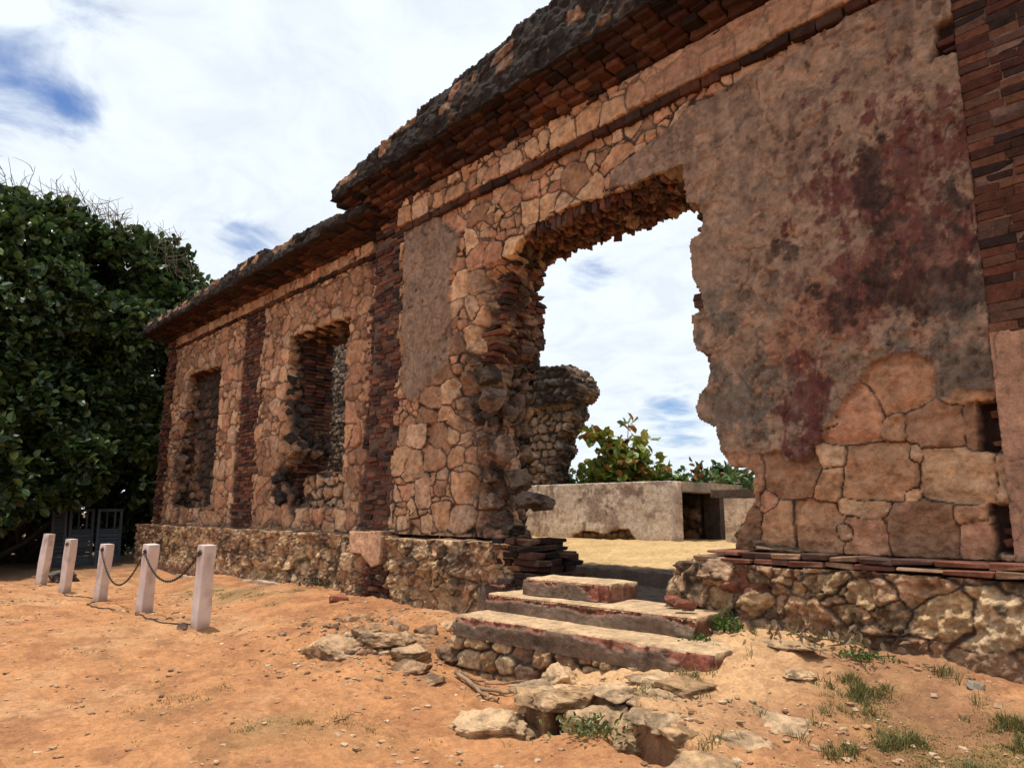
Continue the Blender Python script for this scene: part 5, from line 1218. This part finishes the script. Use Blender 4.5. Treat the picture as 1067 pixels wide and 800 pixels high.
for v in range(8):
    m = kk == v; V0, F0 = bvs[v]; c_, s_ = np.cos(an[m])[:, None], np.sin(an[m])[:, None]; S_ = sz[m][:, None] * 2
    V = np.stack([(V0[:, 0] * c_ - V0[:, 1] * s_) * S_, (V0[:, 0] * s_ + V0[:, 1] * c_) * S_, V0[:, 2] * S_], -1) + np.stack([x[m], y[m], zg[m] + sz[m] * .15], 1)[:, None]
    Vs.append(V.reshape(-1, 3)); Cs2.append(np.repeat(pc_[ci_[m]] * GR.uniform(.8, 1.15, (m.sum(), 1)), len(V0), 0)); Fs2.append((F0[None] + (np.arange(m.sum()) * len(V0))[:, None, None] + cnt).reshape(-1, 3)); cnt += V.shape[0] * len(V0)
tag(mesh_np('gravel', np.concatenate(Vs), [np.concatenate(Fs2)], M_ROCK, np.concatenate(Cs2), False), kind='stuff')

def blades(x, y, hgt, wid, pal, g_, lean=.6):
    n = len(x); z = gz(x, y); a = g_.uniform(0, 6.28, n); h = hgt * g_.uniform(.5, 1.3, n) * (.45 + 2.2 * ss(.0, .8, fc2(x * 4.5, y * 4.5, 131, 3))); ln = g_.normal(0, lean, (n, 2)) * h[:, None]
    P = np.stack([x, y, z - .005], 1); s = np.stack([np.cos(a), np.sin(a), a * 0], 1) * (wid * g_.uniform(.6, 1.3, n))[:, None]
    m = P + np.stack([ln[:, 0] * .4, ln[:, 1] * .4, h * .6], 1); t = P + np.stack([ln[:, 0], ln[:, 1], h], 1)
    V = np.stack([P - s, P + s, m + s * .7, t, m - s * .7], 1).reshape(-1, 3); i = (np.arange(n) * 5)[:, None]
    pal = np.array(pal); c = pal[g_.integers(0, len(pal), n)] * g_.uniform(.7, 1.3, (n, 1))
    return V, [i + np.array([[0, 1, 2, 4]]), i + np.array([[4, 2, 3]])], np.repeat(c, 5, 0)
gx_, gy_ = [], []
for (a, b2, c_, d_, n) in ((-3.2, .6, -2.9, -.5, 150000), (-7.2, -3, -4.6, -2.3, 40000), (-14.8, -9.6, -2.0, -.35, 24000)):
    xx, yy = scatter(n, a, b2, c_, d_, lambda p, q: ss(.20, .9, gmask(p, q) + .34 * fc2(p * 4.5, q * 4.5, 131, 3)) * .95); gx_.append(xx); gy_.append(yy)
V, F, c = blades(np.concatenate(gx_), np.concatenate(gy_), (.011 + .016 * ss(-4, -3, np.concatenate(gx_))), .003, [(.12, .125, .03), (.18, .16, .045), (.09, .10, .025), (.26, .19, .07)], GR)
tag(mesh_np('grass', V, F, M_GRASS, c, False), kind='stuff')
def weed(px_, py_, z, n, r_, h, label, pal=((.06, .13, .02), (.09, .17, .03), (.05, .09, .02)), leaf=.05, name='weed', cat='weed', grp='weeds by the steps'):
    q = onZ((px_, py_), z); g_ = np.random.default_rng(int(px_)); gzq = gz1(q[0], q[1])
    root = thing(name, label, cat, (q[0], q[1], gzq), grp)
    C_ = np.stack([g_.normal(0, r_, n), g_.normal(0, r_ * .7, n), np.abs(g_.normal(0, h * .5, n)) + .01], 1)
    V, F, c = leaves(g_, C_, np.stack([g_.normal(0, .7, n), g_.normal(0, .7, n), g_.uniform(.2, 1, n)], 1), leaf, pal, .22)
    mesh_np('leaves', V, [F], M_LEAF, c, False, root)
    tubes('stems', [([(0, 0, -.02), (g_.normal(0, r_ * .4), g_.normal(0, r_ * .4), h * .4), (g_.normal(0, r_ * .8), g_.normal(0, r_ * .8), h)], .004) for k in range(6)], M_BARK, (.1, .12, .04), root, 4)
weed(727, 705, -.98, 160, .07, .10, 'green weed clump in front of the right end of the lowest step')
weed(757, 690, -.9, 150, .07, .12, 'green weed clump between the lowest step and the near plinth')
weed(905, 735, -1.0, 90, .09, .05, 'small dull green weed in the soil before the near plinth', leaf=.04)
weed(800, 668, -.78, 60, .2, .08, 'dry brown grass tuft at the foot of the near plinth', ((.22, .13, .07), (.16, .09, .05)), .08)
weed(860, 690, -.78, 90, .3, .07, 'wide dry brown weed under the big stones of the near plinth', ((.20, .13, .07), (.13, .09, .05)), .08)
weed(345, 615, -.98, 260, .33, .09, 'dark creeping plant on the dirt under the corner plinth', ((.03, .032, .018), (.045, .04, .025), (.06, .045, .03)), .07)
weed(617, 797, -1.25, 160, .14, .10, 'green grass tuft at the foot of the squat boulder', ((.14, .14, .035), (.1, .12, .03)), .05)
bpy.context.view_layer.update()
